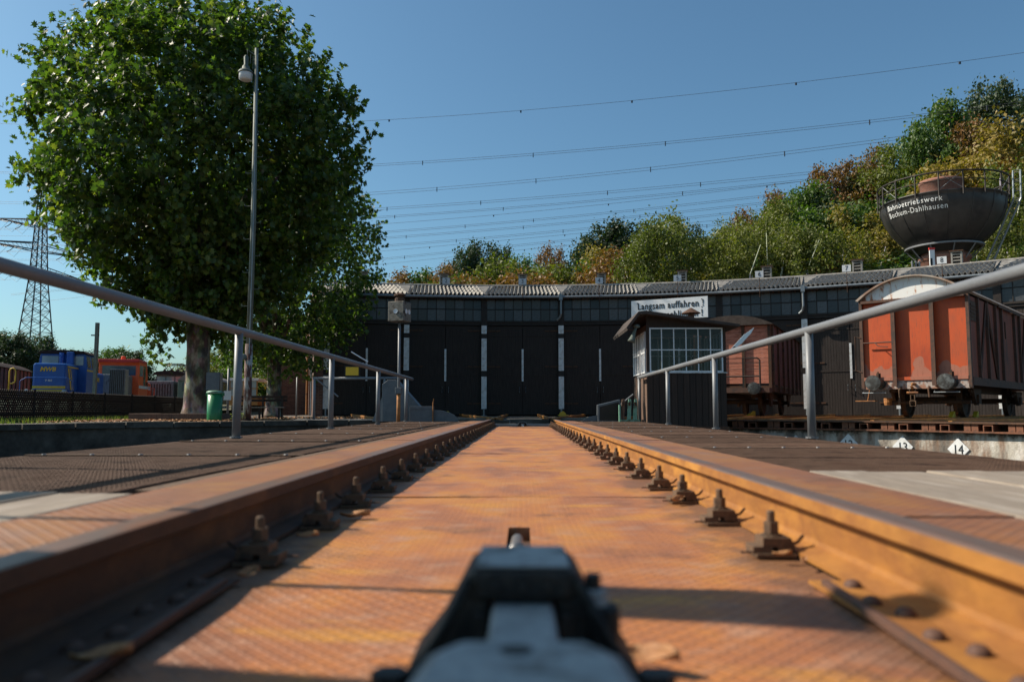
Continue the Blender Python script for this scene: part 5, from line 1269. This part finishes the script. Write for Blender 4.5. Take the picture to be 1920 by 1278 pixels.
for zz in (.2, .62):
    T = Matrix.Translation(A) @ Matrix.Rotation(rzf, 4, 'Z'); MB().box(0, Lf, -.045, -.022, zz, zz + .04, 0, T).build('fence_rail', m_fence, fe)
for q in range(9):
    p = A + dv * (q * Lf / 8); MB().tube([p, p + Vector((0, 0, .9))], .045, 8).build('post', m_fence, fe)

# ------------------------------------------------------------------ rolling stock in the yard (left)
LR = R(15)
yt = thing('yard_track', 'track under the parked locomotives on the left', 'track', (-28.75, 48, 0), LR)
for s in (-1, 1): MB().box(s * .75 - .04, s * .75 + .04, -10, 60, .04, .15).build('rail', m_rail, yt)
# blue locomotive (front at y=0)
bl_ = thing('blue_locomotive', 'blue shunting locomotive lettered MWB with yellow stripes', 'locomotive', (-28.75, 48, .1), LR)
MB().box(-1.5, 1.5, -.6, 9.4, 1.0, 1.35).build('running_board', m_blue, bl_, bevel=.03)
MB().box(-.92, .92, 0, 2.6, 1.35, 3.1).build('hood', m_blue, bl_, bevel=.12)
MB().box(-.92, .92, 5.2, 9.2, 1.35, 2.85).build('rear_hood', m_blue, bl_, bevel=.12)
cabp = [(-1.42, 1.36), (1.42, 1.36), (1.42, 2.95), (1.3, 3.85), (-1.3, 3.85), (-1.42, 2.95)]
MB().prism(cabp, 2.6, 5.2, 'y').build('cab', m_blue, bl_, bevel=.03)
MB().prism([(-1.45, 3.851), (1.45, 3.851), (1.2, 4.02), (0, 4.1), (-1.2, 4.02)], 2.45, 5.35, 'y').build('cab_roof', m_blueroof, bl_)
for x0, x1 in ((-1.2, -.25), (.25, 1.2)): MB().box(x0, x1, 2.57, 2.598, 3.12, 3.7).build('windscreen', m_glass_l, bl_, bevel=.0)
for s in (-1, 1):
    for a, b_ in ((2.8, 3.6), (3.9, 4.9)):
        MB().add([(s * 1.43, a, 2.98), (s * 1.43, b_, 2.98), (s * 1.325, b_, 3.7), (s * 1.325, a, 3.7)], [(0, 1, 2, 3)]).build('side_window', m_glass_d, bl_)
    MB().box(min(s * 1.421, s * 1.43), max(s * 1.421, s * 1.43), 2.62, 5.18, 2.75, 2.85).build('yellow_stripe', m_yellowp, bl_)
    MB().box(min(s * .93, s * .94), max(s * .93, s * .94), .2, 2.55, 2.86, 2.94).build('yellow_stripe', m_yellowp, bl_)
    MB().box(min(s * 1.501, s * 1.51), max(s * 1.501, s * 1.51), -.5, 9.3, 1.05, 1.18).build('yellow_stripe', m_yellowp, bl_)
    MB().add([(s * .935, .25, 2.8), (s * .935, .55, 2.8), (s * .935, 1.3, 1.5), (s * .935, 1.0, 1.5)], [(0, 1, 2, 3)]).add([(s * .935, .75, 2.8), (s * .935, .9, 2.8), (s * .935, 1.65, 1.5), (s * .935, 1.5, 1.5)], [(0, 1, 2, 3)]).build('slanted_stripe', m_yellowp, bl_)
    MB().tube([(s * 1.42, -.5, 1.3), (s * 1.42, -.5, 2.0), (s * 1.1, -.5, 2.2), (0, -.5, 2.2)], .025, 6).build('handrail', m_blue, bl_)
    T = Matrix.Translation((s * 1.02, -.6, 1.35)) @ Matrix.Rotation(PI / 2, 4, 'X')
    MB().lathe([(0, .12), (.1, .11), (.13, .08), (.15, .0)], 16, T=T).build('headlight', m_glass_l, bl_, True)
    T = Matrix.Translation((s * .88, -.6, .95)) @ Matrix.Rotation(PI / 2, 4, 'X')
    MB().lathe([(0, .5), (.2, .48), (.22, .45), (.08, .42), (.1, 0)], 16, T=T).build('buffer', m_darkrust, bl_)
for z0, z1 in ((1.37, 1.5), (1.56, 1.72)): MB().box(-.91, .91, -.006, -.001, z0, z1).build('yellow_stripe', m_yellowp, bl_)
MB().box(.3, .7, 2.2, 2.55, 3.0, 3.95).build('exhaust_stack', m_blue, bl_, bevel=.05)
T = Matrix.Translation((.2, 2.2, 3.75)) @ Matrix.Rotation(PI / 2, 4, 'X'); 
MB().tube([(.0, 2.3, 3.05), (.0, 2.3, 3.9)], .13, 12).lathe([(0, .1), (.1, .09), (.12, 0)], 14, T=Matrix.Translation((0, 2.17, 3.72)) @ Matrix.Rotation(PI / 2, 4, 'X')).build('top_lamp', m_blue, bl_)
lettering('MWB', .36, m_yellowp, bl_, (-.1, -.012, 2.72), shear=.25, bold=.012)
lettering('V 661', .17, m_white, bl_, (-.02, -.012, 2.05), bold=.004)
lettering('MWB', .42, m_yellowp, bl_, (.945, 7.4, 2.35), rot=(PI / 2, 0, PI / 2), bold=.012)
for s in (-1, 1):
    for y in (1.5, 4.5, 7.5): MB().lathe([(0, .06), (.5, .06), (.55, 0), (0, 0)], 20, T=Matrix.Translation((s * .8, y, .6)) @ Matrix.Rotation(PI / 2, 4, 'Y')).build('wheel', m_frame, bl_)
# orange locomotive
ol = thing('orange_locomotive', 'orange shunting locomotive with white stripe and amber beacon', 'locomotive', (-30.6, 58.5, .1), LR)
MB().box(-1.5, 1.5, 0, 10, 1.0, 1.3).build('running_board', m_frame, ol)
MB().box(-1.0, 1.0, .1, 3.2, 1.3, 2.9).build('hood', m_greyloco, ol, bevel=.08)
MB().prism([(3.2, 1.3), (3.2, 3.75), (3.0, 4.05), (5.6, 4.15), (6.2, 4.0), (6.7, 3.0), (6.8, 1.3)], -1.45, 1.45, 'x').build('cab', m_orange, ol, bevel=.05)
MB().box(-1.47, 1.47, 2.95, 6.2, 3.95, 4.2).build('cab_roof', m_red, ol, bevel=.05)
MB().box(-1.1, 1.1, 6.8, 10, 1.3, 2.55).build('rear_hood', m_orange, ol, bevel=.06)
MB().box(-1.2, 1.2, 3.17, 3.199, 2.95, 3.7).build('windscreen', m_glass_d, ol)
for s in (-1, 1):
    MB().box(min(s * 1.451, s * 1.46), max(s * 1.451, s * 1.46), 3.4, 4.7, 2.9, 3.75).build('side_window', m_glass_l, ol)
    MB().box(min(s * 1.451, s * 1.46), max(s * 1.451, s * 1.46), 4.9, 5.7, 2.2, 3.75).build('door_window', m_glass_d, ol)
    MB().box(min(s * 1.462, s * 1.47), max(s * 1.462, s * 1.47), 3.2, 6.75, 1.95, 2.18).box(min(s * 1.101, s * 1.11), max(s * 1.101, s * 1.11), 6.85, 9.9, 1.95, 2.25).build('white_stripe', m_whitebright, ol)
    MB().tube([(s * 1.42, 7.0, 1.3), (s * 1.42, 7.0, 2.1), (s * 1.42, 9.9, 2.1), (s * 1.42, 9.9, 1.3)], .03, 6).tube([(s * 1.42, 8.4, 1.3), (s * 1.42, 8.4, 2.1)], .03, 6).build('handrail', m_orange, ol)
    for y in (2, 5, 8): MB().lathe([(0, .06), (.5, .06), (.55, 0), (0, 0)], 20, T=Matrix.Translation((s * .8, y, .6)) @ Matrix.Rotation(PI / 2, 4, 'Y')).build('wheel', m_frame, ol)
lettering('DEG', .42, m_ink, ol, (1.475, 6.25, 2.35), rot=(PI / 2, 0, PI / 2), bold=.012)
MB().lathe([(.16, 4.2), (.16, 4.42), (.1, 4.46), (0, 4.46)], 12, (.2, 3.5, 0)).build('beacon', m_orange, ol)
# dark stack beside
fs_ = thing('radiator_crate', 'dark ribbed radiator unit standing before the orange locomotive', 'crate', (-25.6, 50, .04), LR)
MB().box(-.45, .45, 0, 1.0, 1.0, 2.9).build('casing', m_guard, fs_, bevel=.02); MB().box(-.5, .5, -.05, 1.05, 0, 1.0).build('plinth', m_greenpaint, fs_)
for i in range(8): MB().box(-.44 + i * .11, -.40 + i * .11, -.03, 0, 1.05, 2.85).build('rib', m_frame, fs_)
# grey electric locomotive with pantographs
gl = thing('grey_locomotive', 'weathered grey electric locomotive with pantograph gear on its roof', 'locomotive', (-32.7, 72, .1), R(10))
MB().box(-1.45, 1.45, -1, 11, 1.0, 1.3).build('running_board', m_darkrust, gl)
MB().box(-1.15, 1.15, -.8, 2.6, 1.3, 2.85).build('front_hood', m_greyloco, gl, bevel=.08); MB().box(-1.15, 1.15, 6.6, 10.8, 1.3, 2.75).build('rear_hood', m_greyloco, gl, bevel=.08)
MB().prism([(-1.42, 1.3), (1.42, 1.3), (1.42, 2.9), (1.2, 3.6), (-1.2, 3.6), (-1.42, 2.9)], 2.6, 6.6, 'y').build('cab', m_greyloco, gl)
MB().prism([(-1.5, 3.55), (1.5, 3.55), (1.1, 3.85), (0, 3.95), (-1.1, 3.85)], 2.0, 7.2, 'y').build('cab_roof', m_blueroof, gl)
for x0 in (-1.15, -.35, .45): MB().box(x0, x0 + .7, 2.57, 2.599, 2.9, 3.4).build('windscreen', m_glass_l, gl)
for y in (3.0, 4.2, 5.4): MB().add([(1.43, y, 2.85), (1.43, y + .8, 2.85), (1.27, y + .8, 3.45), (1.27, y, 3.45)], [(0, 1, 2, 3)]).build('side_window', m_glass_l, gl)
for i in range(9): MB().box(-1.0 + i * .23, -.92 + i * .23, -.83, -.801, 1.5, 2.6).build('louvre', m_frame, gl); MB().box(1.151, 1.18, -.6 + i * .36, -.5 + i * .36, 1.5, 2.6).build('louvre', m_frame, gl)
pg = MB()
for y in (2.6, 4.6):
    for s in (-.7, .7):
        pg.tube([(s, y, 3.9), (s, y + 1.2, 4.25), (s, y + 2.2, 4.55)], .035, 6).tube([(s, y + 2.2, 3.95), (s, y + .9, 4.3), (s, y, 4.5)], .035, 6)
    pg.tube([(-1.1, y + 1.1, 4.5), (-.8, y + 1.1, 4.66), (.8, y + 1.1, 4.66), (1.1, y + 1.1, 4.5)], .04, 6).tube([(-.9, y + 1.6, 4.6), (.9, y + 1.6, 4.6)], .035, 6)
    for s in (-.6, 0, .6): pg.lathe([(.1, 3.9), (.12, 4.0), (.06, 4.02), (.12, 4.1), (0, 4.15)], 8, (s, y + .3, 0))
pg.build('pantograph', m_frame, gl)
for s in (-1, 1):
    for y in (1, 3, 7, 9): MB().lathe([(0, .06), (.5, .06), (.55, 0), (0, 0)], 16, T=Matrix.Translation((s * .8, y, .6)) @ Matrix.Rotation(PI / 2, 4, 'Y')).build('wheel', m_frame, gl)
# far orange vehicle
fo = thing('orange_track_vehicle', 'orange maintenance vehicle half hidden by the plane trunk', 'rail vehicle', (-35.2, 80, .1), R(8))
MB().box(-1.4, 1.4, 0, 6, 1.0, 2.6).build('body', m_orange, fo, bevel=.05)
MB().prism([(0, 2.6), (.3, 3.5), (1.0, 3.8), (4, 3.8), (4, 2.6)], -1.3, 1.3, 'x').build('cab', m_red, fo, bevel=.03)
MB().box(-1.15, 1.15, -.02, .0, 2.7, 3.3).build('windscreen', m_glass_l, fo)
MB().box(.4, 1.6, -.3, .6, 2.6, 4.0).build('orange_box', m_orange, fo, bevel=.08)
# brown boxcar far left
bc = thing('brown_boxcar', 'dark red-brown boxcar at the left edge behind the blue locomotive', 'wagon', (-34.5, 47, .1), R(19))
xs = np.linspace(0, 14, 15)
for a, b_ in zip(xs[:-1], xs[1:]):
    MB().box(1.3, 1.34, a, b_ - .02, 1.0, 3.15).build('side_panel', m_brownred, bc); MB().box(1.341, 1.4, b_ - .06, b_ + .03, .9, 3.15).build('stanchion', m_darkrust, bc)
MB().box(-1.35, 1.29, 0, 14, 1.0, 3.15).build('body', m_brownred, bc)
MB().prism([(1.5 * t_, 3.16 + .5 * (1 - abs(t_) ** 2)) for t_ in np.linspace(-1, 1, 13)], -.1, 14.1, 'y').build('roof', m_blueroof, bc)
for y in (2, 12):
    MB().lathe([(0, .06), (.45, .06), (.5, 0), (0, 0)], 16, T=Matrix.Translation((.8, y, .6)) @ Matrix.Rotation(PI / 2, 4, 'Y')).build('wheel', m_frame, bc)
# coach behind the tree
co_ = thing('passenger_coach', 'pale green passenger coach with a grey rounded roof behind the plane trunk', 'coach', (-20.9, 51, .05), R(14)); co_.scale = (.85, .85, .85)
MB().box(-1.4, 1.4, 0, 18, .9, 2.6).build('body', m_coach, co_, bevel=.03)
MB().prism([(1.45 * t_, 2.6 + .62 * (1 - abs(t_) ** 2.5)) for t_ in np.linspace(-1, 1, 13)], -.1, 18.1, 'y').build('roof', m_coachroof, co_)
for i in range(11): MB().box(1.401, 1.41, .8 + i * 1.55, 1.7 + i * 1.55, 1.75, 2.4).build('window', m_glass_d, co_)
for i in range(2): MB().box(-1.1 + i * 1.3, -.2 + i * 1.3, -.02, -.001, 1.75, 2.4).build('window', m_glass_d, co_)
for y in (2, 16): MB().lathe([(0, .06), (.42, .06), (.47, 0), (0, 0)], 16, T=Matrix.Translation((.8, y, .55)) @ Matrix.Rotation(PI / 2, 4, 'Y')).build('wheel', m_frame, co_)
tc = thing('ochre_rail_trolley', 'small ochre cabin car with multi-pane windows behind the lamp mast', 'rail car', (-16.6, 47.5, .05), R(6))
MB().box(-.95, .75, 0, 2.4, .6, 1.15).build('lower_body', m_orangewood, tc)
MB().box(-1.0, .8, -.1, 2.5, 2.05, 2.2).build('roof', m_white, tc, bevel=.02)
for i in range(5): MB().box(-.95 + i * .4, -.88 + i * .4, -.02, .03, 1.15, 2.05).build('window_bar', m_orangewood, tc)
MB().box(-.95, .75, -.021, .031, 1.58, 1.62).build('window_bar', m_orangewood, tc)
for i in range(4): MB().box(-.88 + i * .4, -.55 + i * .4, .04, .05, 1.15, 2.05).build('pane', m_glass_l, tc)
MB().box(-.9, .7, 1, 2.3, .2, .6).build('chassis', m_frame, tc)

# ------------------------------------------------------------------ pylon and overhead lines
py = thing('power_pylon', 'tall steel lattice power pylon rising behind the blue locomotive', 'pylon', (-111.5, 180, 0), math.atan2(10, 5.6))
HT = 52
def hw(z): return 3.9 * (1 - z / 30) + 1.4 * z / 30 if z < 30 else 1.4 - .9 * (z - 30) / 22
zs = [0, 4.5, 8.5, 12, 15.2, 18, 20.6, 23, 25.3, 27.5, 29.6, 31.6, 33.6, 35.6, 37.6, 39.6, 41.6, 43.6, 46, 49, 52]
# body kept square; x local = arm axis
for sx in (-1, 1):
    for sy in (-1, 1):
        MB().tube([(sx * hw(z), sy * hw(z), z) for z in zs], .16, 4).build('leg', m_pylon, py)
for sx, sy, tx, ty in ((-1, -1, 1, -1), (1, -1, 1, 1), (1, 1, -1, 1), (-1, 1, -1, -1)):
    mb = MB()
    for a, b_ in zip(zs[:-1], zs[1:]):
        A0 = (sx * hw(a), sy * hw(a), a); B0 = (tx * hw(a), ty * hw(a), a); A1 = (sx * hw(b_), sy * hw(b_), b_); B1 = (tx * hw(b_), ty * hw(b_), b_)
        mb.tube([A0, B1], .07, 3).tube([B0, A1], .07, 3).tube([A1, B1], .06, 3)
    mb.build('cross_bracing', m_pylon, py)
for z, hl in ((31.2, 10.5), (36.8, 12.5), (42.3, 9.0)):
    for s in (-1, 1):
        mb = MB(); h0 = hw(z)
        mb.tube([(s * h0, -h0, z), (s * hl, 0, z + .3)], .13, 4).tube([(s * h0, h0, z), (s * hl, 0, z + .3)], .13, 4).tube([(s * h0, -h0, z + 1.8), (s * hl, 0, z + .35)], .12, 4).tube([(s * h0, h0, z + 1.8), (s * hl, 0, z + .35)], .12, 4)
        for q in range(6):
            f, f2 = q / 6, (q + .5) / 6
            xa = s * (h0 + (hl - abs(h0)) * f); xb = s * (h0 + (hl - h0) * f2)
            for yy in (-1, 1): mb.tube([(xa, yy * h0 * (1 - f), z + .3 * f), (xb, yy * h0 * (1 - f2), z + 1.8 - 1.45 * f2)], .05, 3)
            mb.tube([(xa, -h0 * (1 - f), z + .3 * f), (xa, h0 * (1 - f), z + .3 * f)], .05, 3)
        mb.build('crossarm', m_pylon, py)
        for q in (.45, .7, .98):
            x = s * hl * q; MB().tube([(x, 0, z + .1), (x, -1.6, z - .5), (x, -3, z - .7)], .09, 5).tube([(x, 0, z + .1), (x, 1.6, z - .5), (x, 3, z - .7)], .09, 5).tube([(x, -3, z - .7), (x, 0, z - 2.2), (x, 3, z - .7)], .03, 4).build('insulator', m_pylon, py)

def unp(px, pyy):   # viewing ray for laying out the far spans on their own vertical plane
    P_ = math.atan(129 / 1493); Yw = R(.765); x = (px - 960) / 1493; z = (639 - pyy) / 1493
    y2 = math.cos(P_) - z * math.sin(P_); z2 = math.sin(P_) + z * math.cos(P_)
    return (x * math.cos(Yw) - y2 * math.sin(Yw), x * math.sin(Yw) + y2 * math.cos(Yw), z2)
WL = [([(0, 232), (740, 222), (1200, 190), (1920, 98)], 0, 'single earth wire with round markers, topmost of the lines', 92),
      ([(0, 322), (700, 307), (1200, 272), (1740, 212)], 4, 'twin conductors second from the top', 100),
      ([(0, 378), (700, 359), (1250, 313), (1700, 253)], 5, 'twin conductors third from the top', 106),
      ([(0, 411), (700, 389), (1100, 364), (1530, 320)], 4, 'twin conductors fourth from the top', 112),
      ([(0, 428), (700, 405), (1100, 379), (1500, 336)], 3, 'twin conductors fifth from the top', 118),
      ([(0, 442), (700, 421), (1400, 353)], 0, 'sixth wire from the top', 124), ([(0, 458), (700, 435), (1380, 372)], 3, 'seventh span from the top', 128),
      ([(0, 470), (700, 446), (1350, 388)], 3, 'eighth span from the top', 132), ([(0, 486), (700, 461), (1300, 406)], 3, 'ninth span from the top', 136),
      ([(0, 525), (700, 472), (1250, 422)], 0, 'tenth wire from the top', 140), ([(0, 553), (700, 486), (1150, 440)], 3, 'lowest but one of the spans', 144), ([(0, 574), (700, 497), (1100, 456)], 0, 'lowest of the wires above the trees', 148)]
for pts, twin, lab, D0 in WL:
    Q = []
    for p in pts:
        d = unp(*p); s = D0 / (d[1] + .33 * d[0]); Q.append((d[0] * s, d[1] * s, .37 + d[2] * s))
    co2 = np.polyfit([q[0] for q in Q], [q[2] for q in Q], 2)
    t = thing('power_line', 'overhead ' + lab, 'power line', (0, D0, 0), 0, 'power lines crossing the sky')
    for tw_ in range(2 if twin else 1):
        mb = MB(); xsw = np.linspace(-120, 90, 60)
        mb.tube([(x, -.33 * x, np.polyval(co2, x) - tw_ * twin * D0 / 1493) for x in xsw], .013 + D0 / 13000, 4); mb.build('conductor', m_wire, t)
    for q in range(10):
        x = -60 + q * (14 + D0 % 7) + rng.uniform(-3, 3)
        if twin: MB().box(x - .05, x + .05, -.33 * x - .05, -.33 * x + .05, np.polyval(co2, x) - twin * D0 / 1493 - .25, np.polyval(co2, x) + .05).build('spacer', m_wire, t)
        else: MB().box(x - .09, x + .09, -.33 * x - .07, -.33 * x + .07, np.polyval(co2, x) - .25, np.polyval(co2, x)).build('marker', m_wire, t)

# ------------------------------------------------------------------ leaves, grass
def curled(name, label, loc, size, rz, tilt=0):
    mb = MB(); n = 7; vs = []; fs = []
    for i in range(n):
        u = -1 + 2 * i / (n - 1); wv = .45 * math.sqrt(max(0, 1 - u * u)) + .04
        for j in range(5):
            v_ = -1 + j / 2; vs.append((u * size, v_ * wv * size * .8, size * (.28 * abs(v_) ** 1.3 * (1 + .4 * math.sin(3 * u)) + .12 * u * u + .05 * math.sin(5 * u + 2 * v_))))
    for i in range(n - 1):
        for j in range(4): k = i * 5 + j; fs.append((k, k + 5, k + 6, k + 1))
    o = mb.add(vs, fs).build(name, m_leafdry, smooth=True); o.location = loc; o.rotation_euler = (tilt, 0, rz)
    m_ = o.modifiers.new('s', 'SOLIDIFY'); m_.thickness = .0015
    return tag(o, label, 'leaf', 'dry leaves lying on the bridge')
curled('dry_leaf', 'curled dry leaf on the lit plate left of centre', (-.565, 2.72, .012), .05, .3)
curled('dry_leaf', 'orange dry leaf at the end of the left flat bar', (-.585, 1.72, .022), .032, 1.2, .4)
curled('dry_leaf', 'grey dry leaf in the bottom left shadow', (-.60, 1.16, .018), .04, .6)
curled('dry_leaf', 'brown dry leaf beside the latch at the bottom right', (.185, 1.17, .02), .04, -.5, .5)
curled('dry_leaf', 'pale curled leaf at the third right rail clip', (.60, 3.15, .02), .04, .8, .3)
curled('dry_leaf', 'small pale leaf by the nearest right rail clip', (.63, 1.98, .02), .024, .2)
curled('dry_leaf', 'tiny pale leaf fragment right behind the nearest right clip', (.655, 1.9, .02), .018, 1.2)
curled('dry_leaf', 'brown leaf between the left rail clips', (-.60, 2.25, .02), .03, .3, .3)
mb = MB()
for i in range(2600):
    x = rng.uniform(-14.5, -4.5); y = rng.uniform(19.3, 34)
    if rng.random() < .5: x = rng.gauss(-9.5, 1.5); y = rng.uniform(19.8, 26)
    if math.hypot(x - CX, y - CY) < PR + .1: continue
    s = rng.uniform(.03, .08); a = rng.uniform(0, 6.28); z = (.135 if math.hypot(x - CX, y - CY) < PR + .42 else .05) + rng.uniform(.005, .03)
    ca, sa = math.cos(a) * s, math.sin(a) * s
    mb.add([(x - ca, y - sa, z), (x + sa, y - ca, z + s * .5), (x + ca, y + sa, z + .01), (x - sa, y + ca, z + s * .4)], [(0, 1, 2, 3)])
tag(mb.build('leaf_litter', m_leafdry), 'scattered brown leaves on the ground beneath the plane trees', 'leaf litter', kind='stuff')
mb = MB()
for i in range(15000):
    if i % 2: x = rng.uniform(-22, -14.2); y = rng.uniform(16.5, 30)
    else:
        f = rng.random(); p = A + dv * f * Lf; x = p.x + rng.gauss(.3, .5); y = p.y
    if math.hypot(x - CX, y - CY) < PR + .5: continue
    h = rng.uniform(.04, .17); a = rng.uniform(0, 6.28); w_ = .012; lx, ly = rng.uniform(-.06, .06), rng.uniform(-.06, .06)
    mb.add([(x - w_ * math.cos(a), y - w_ * math.sin(a), .04), (x + w_ * math.cos(a), y + w_ * math.sin(a), .04), (x + lx, y + ly, .04 + h)], [(0, 1, 2)])
tag(mb.build('grass', m_grass), 'grass and weeds growing along the lattice fence', 'grass', kind='stuff')
mb = MB()
for i in range(60):
    a = rng.uniform(0, 6.28); r_ = rng.uniform(0, .18); h = rng.uniform(.06, .2); x, y = r_ * math.cos(a), r_ * math.sin(a); s = .04
    mb.add([(x, y, h), (x + s * math.cos(a + 1), y + s * math.sin(a + 1), h + .02), (x + s * 1.3 * math.cos(a), y + s * 1.3 * math.sin(a), h), (x + s * math.cos(a - 1), y + s * math.sin(a - 1), h + .01)], [(0, 1, 2, 3)])
    if i % 3 == 0: mb.tube([(0, 0, 0), (x, y, h)], .004, 3)
mb.build('leaves', m_grass, ss)
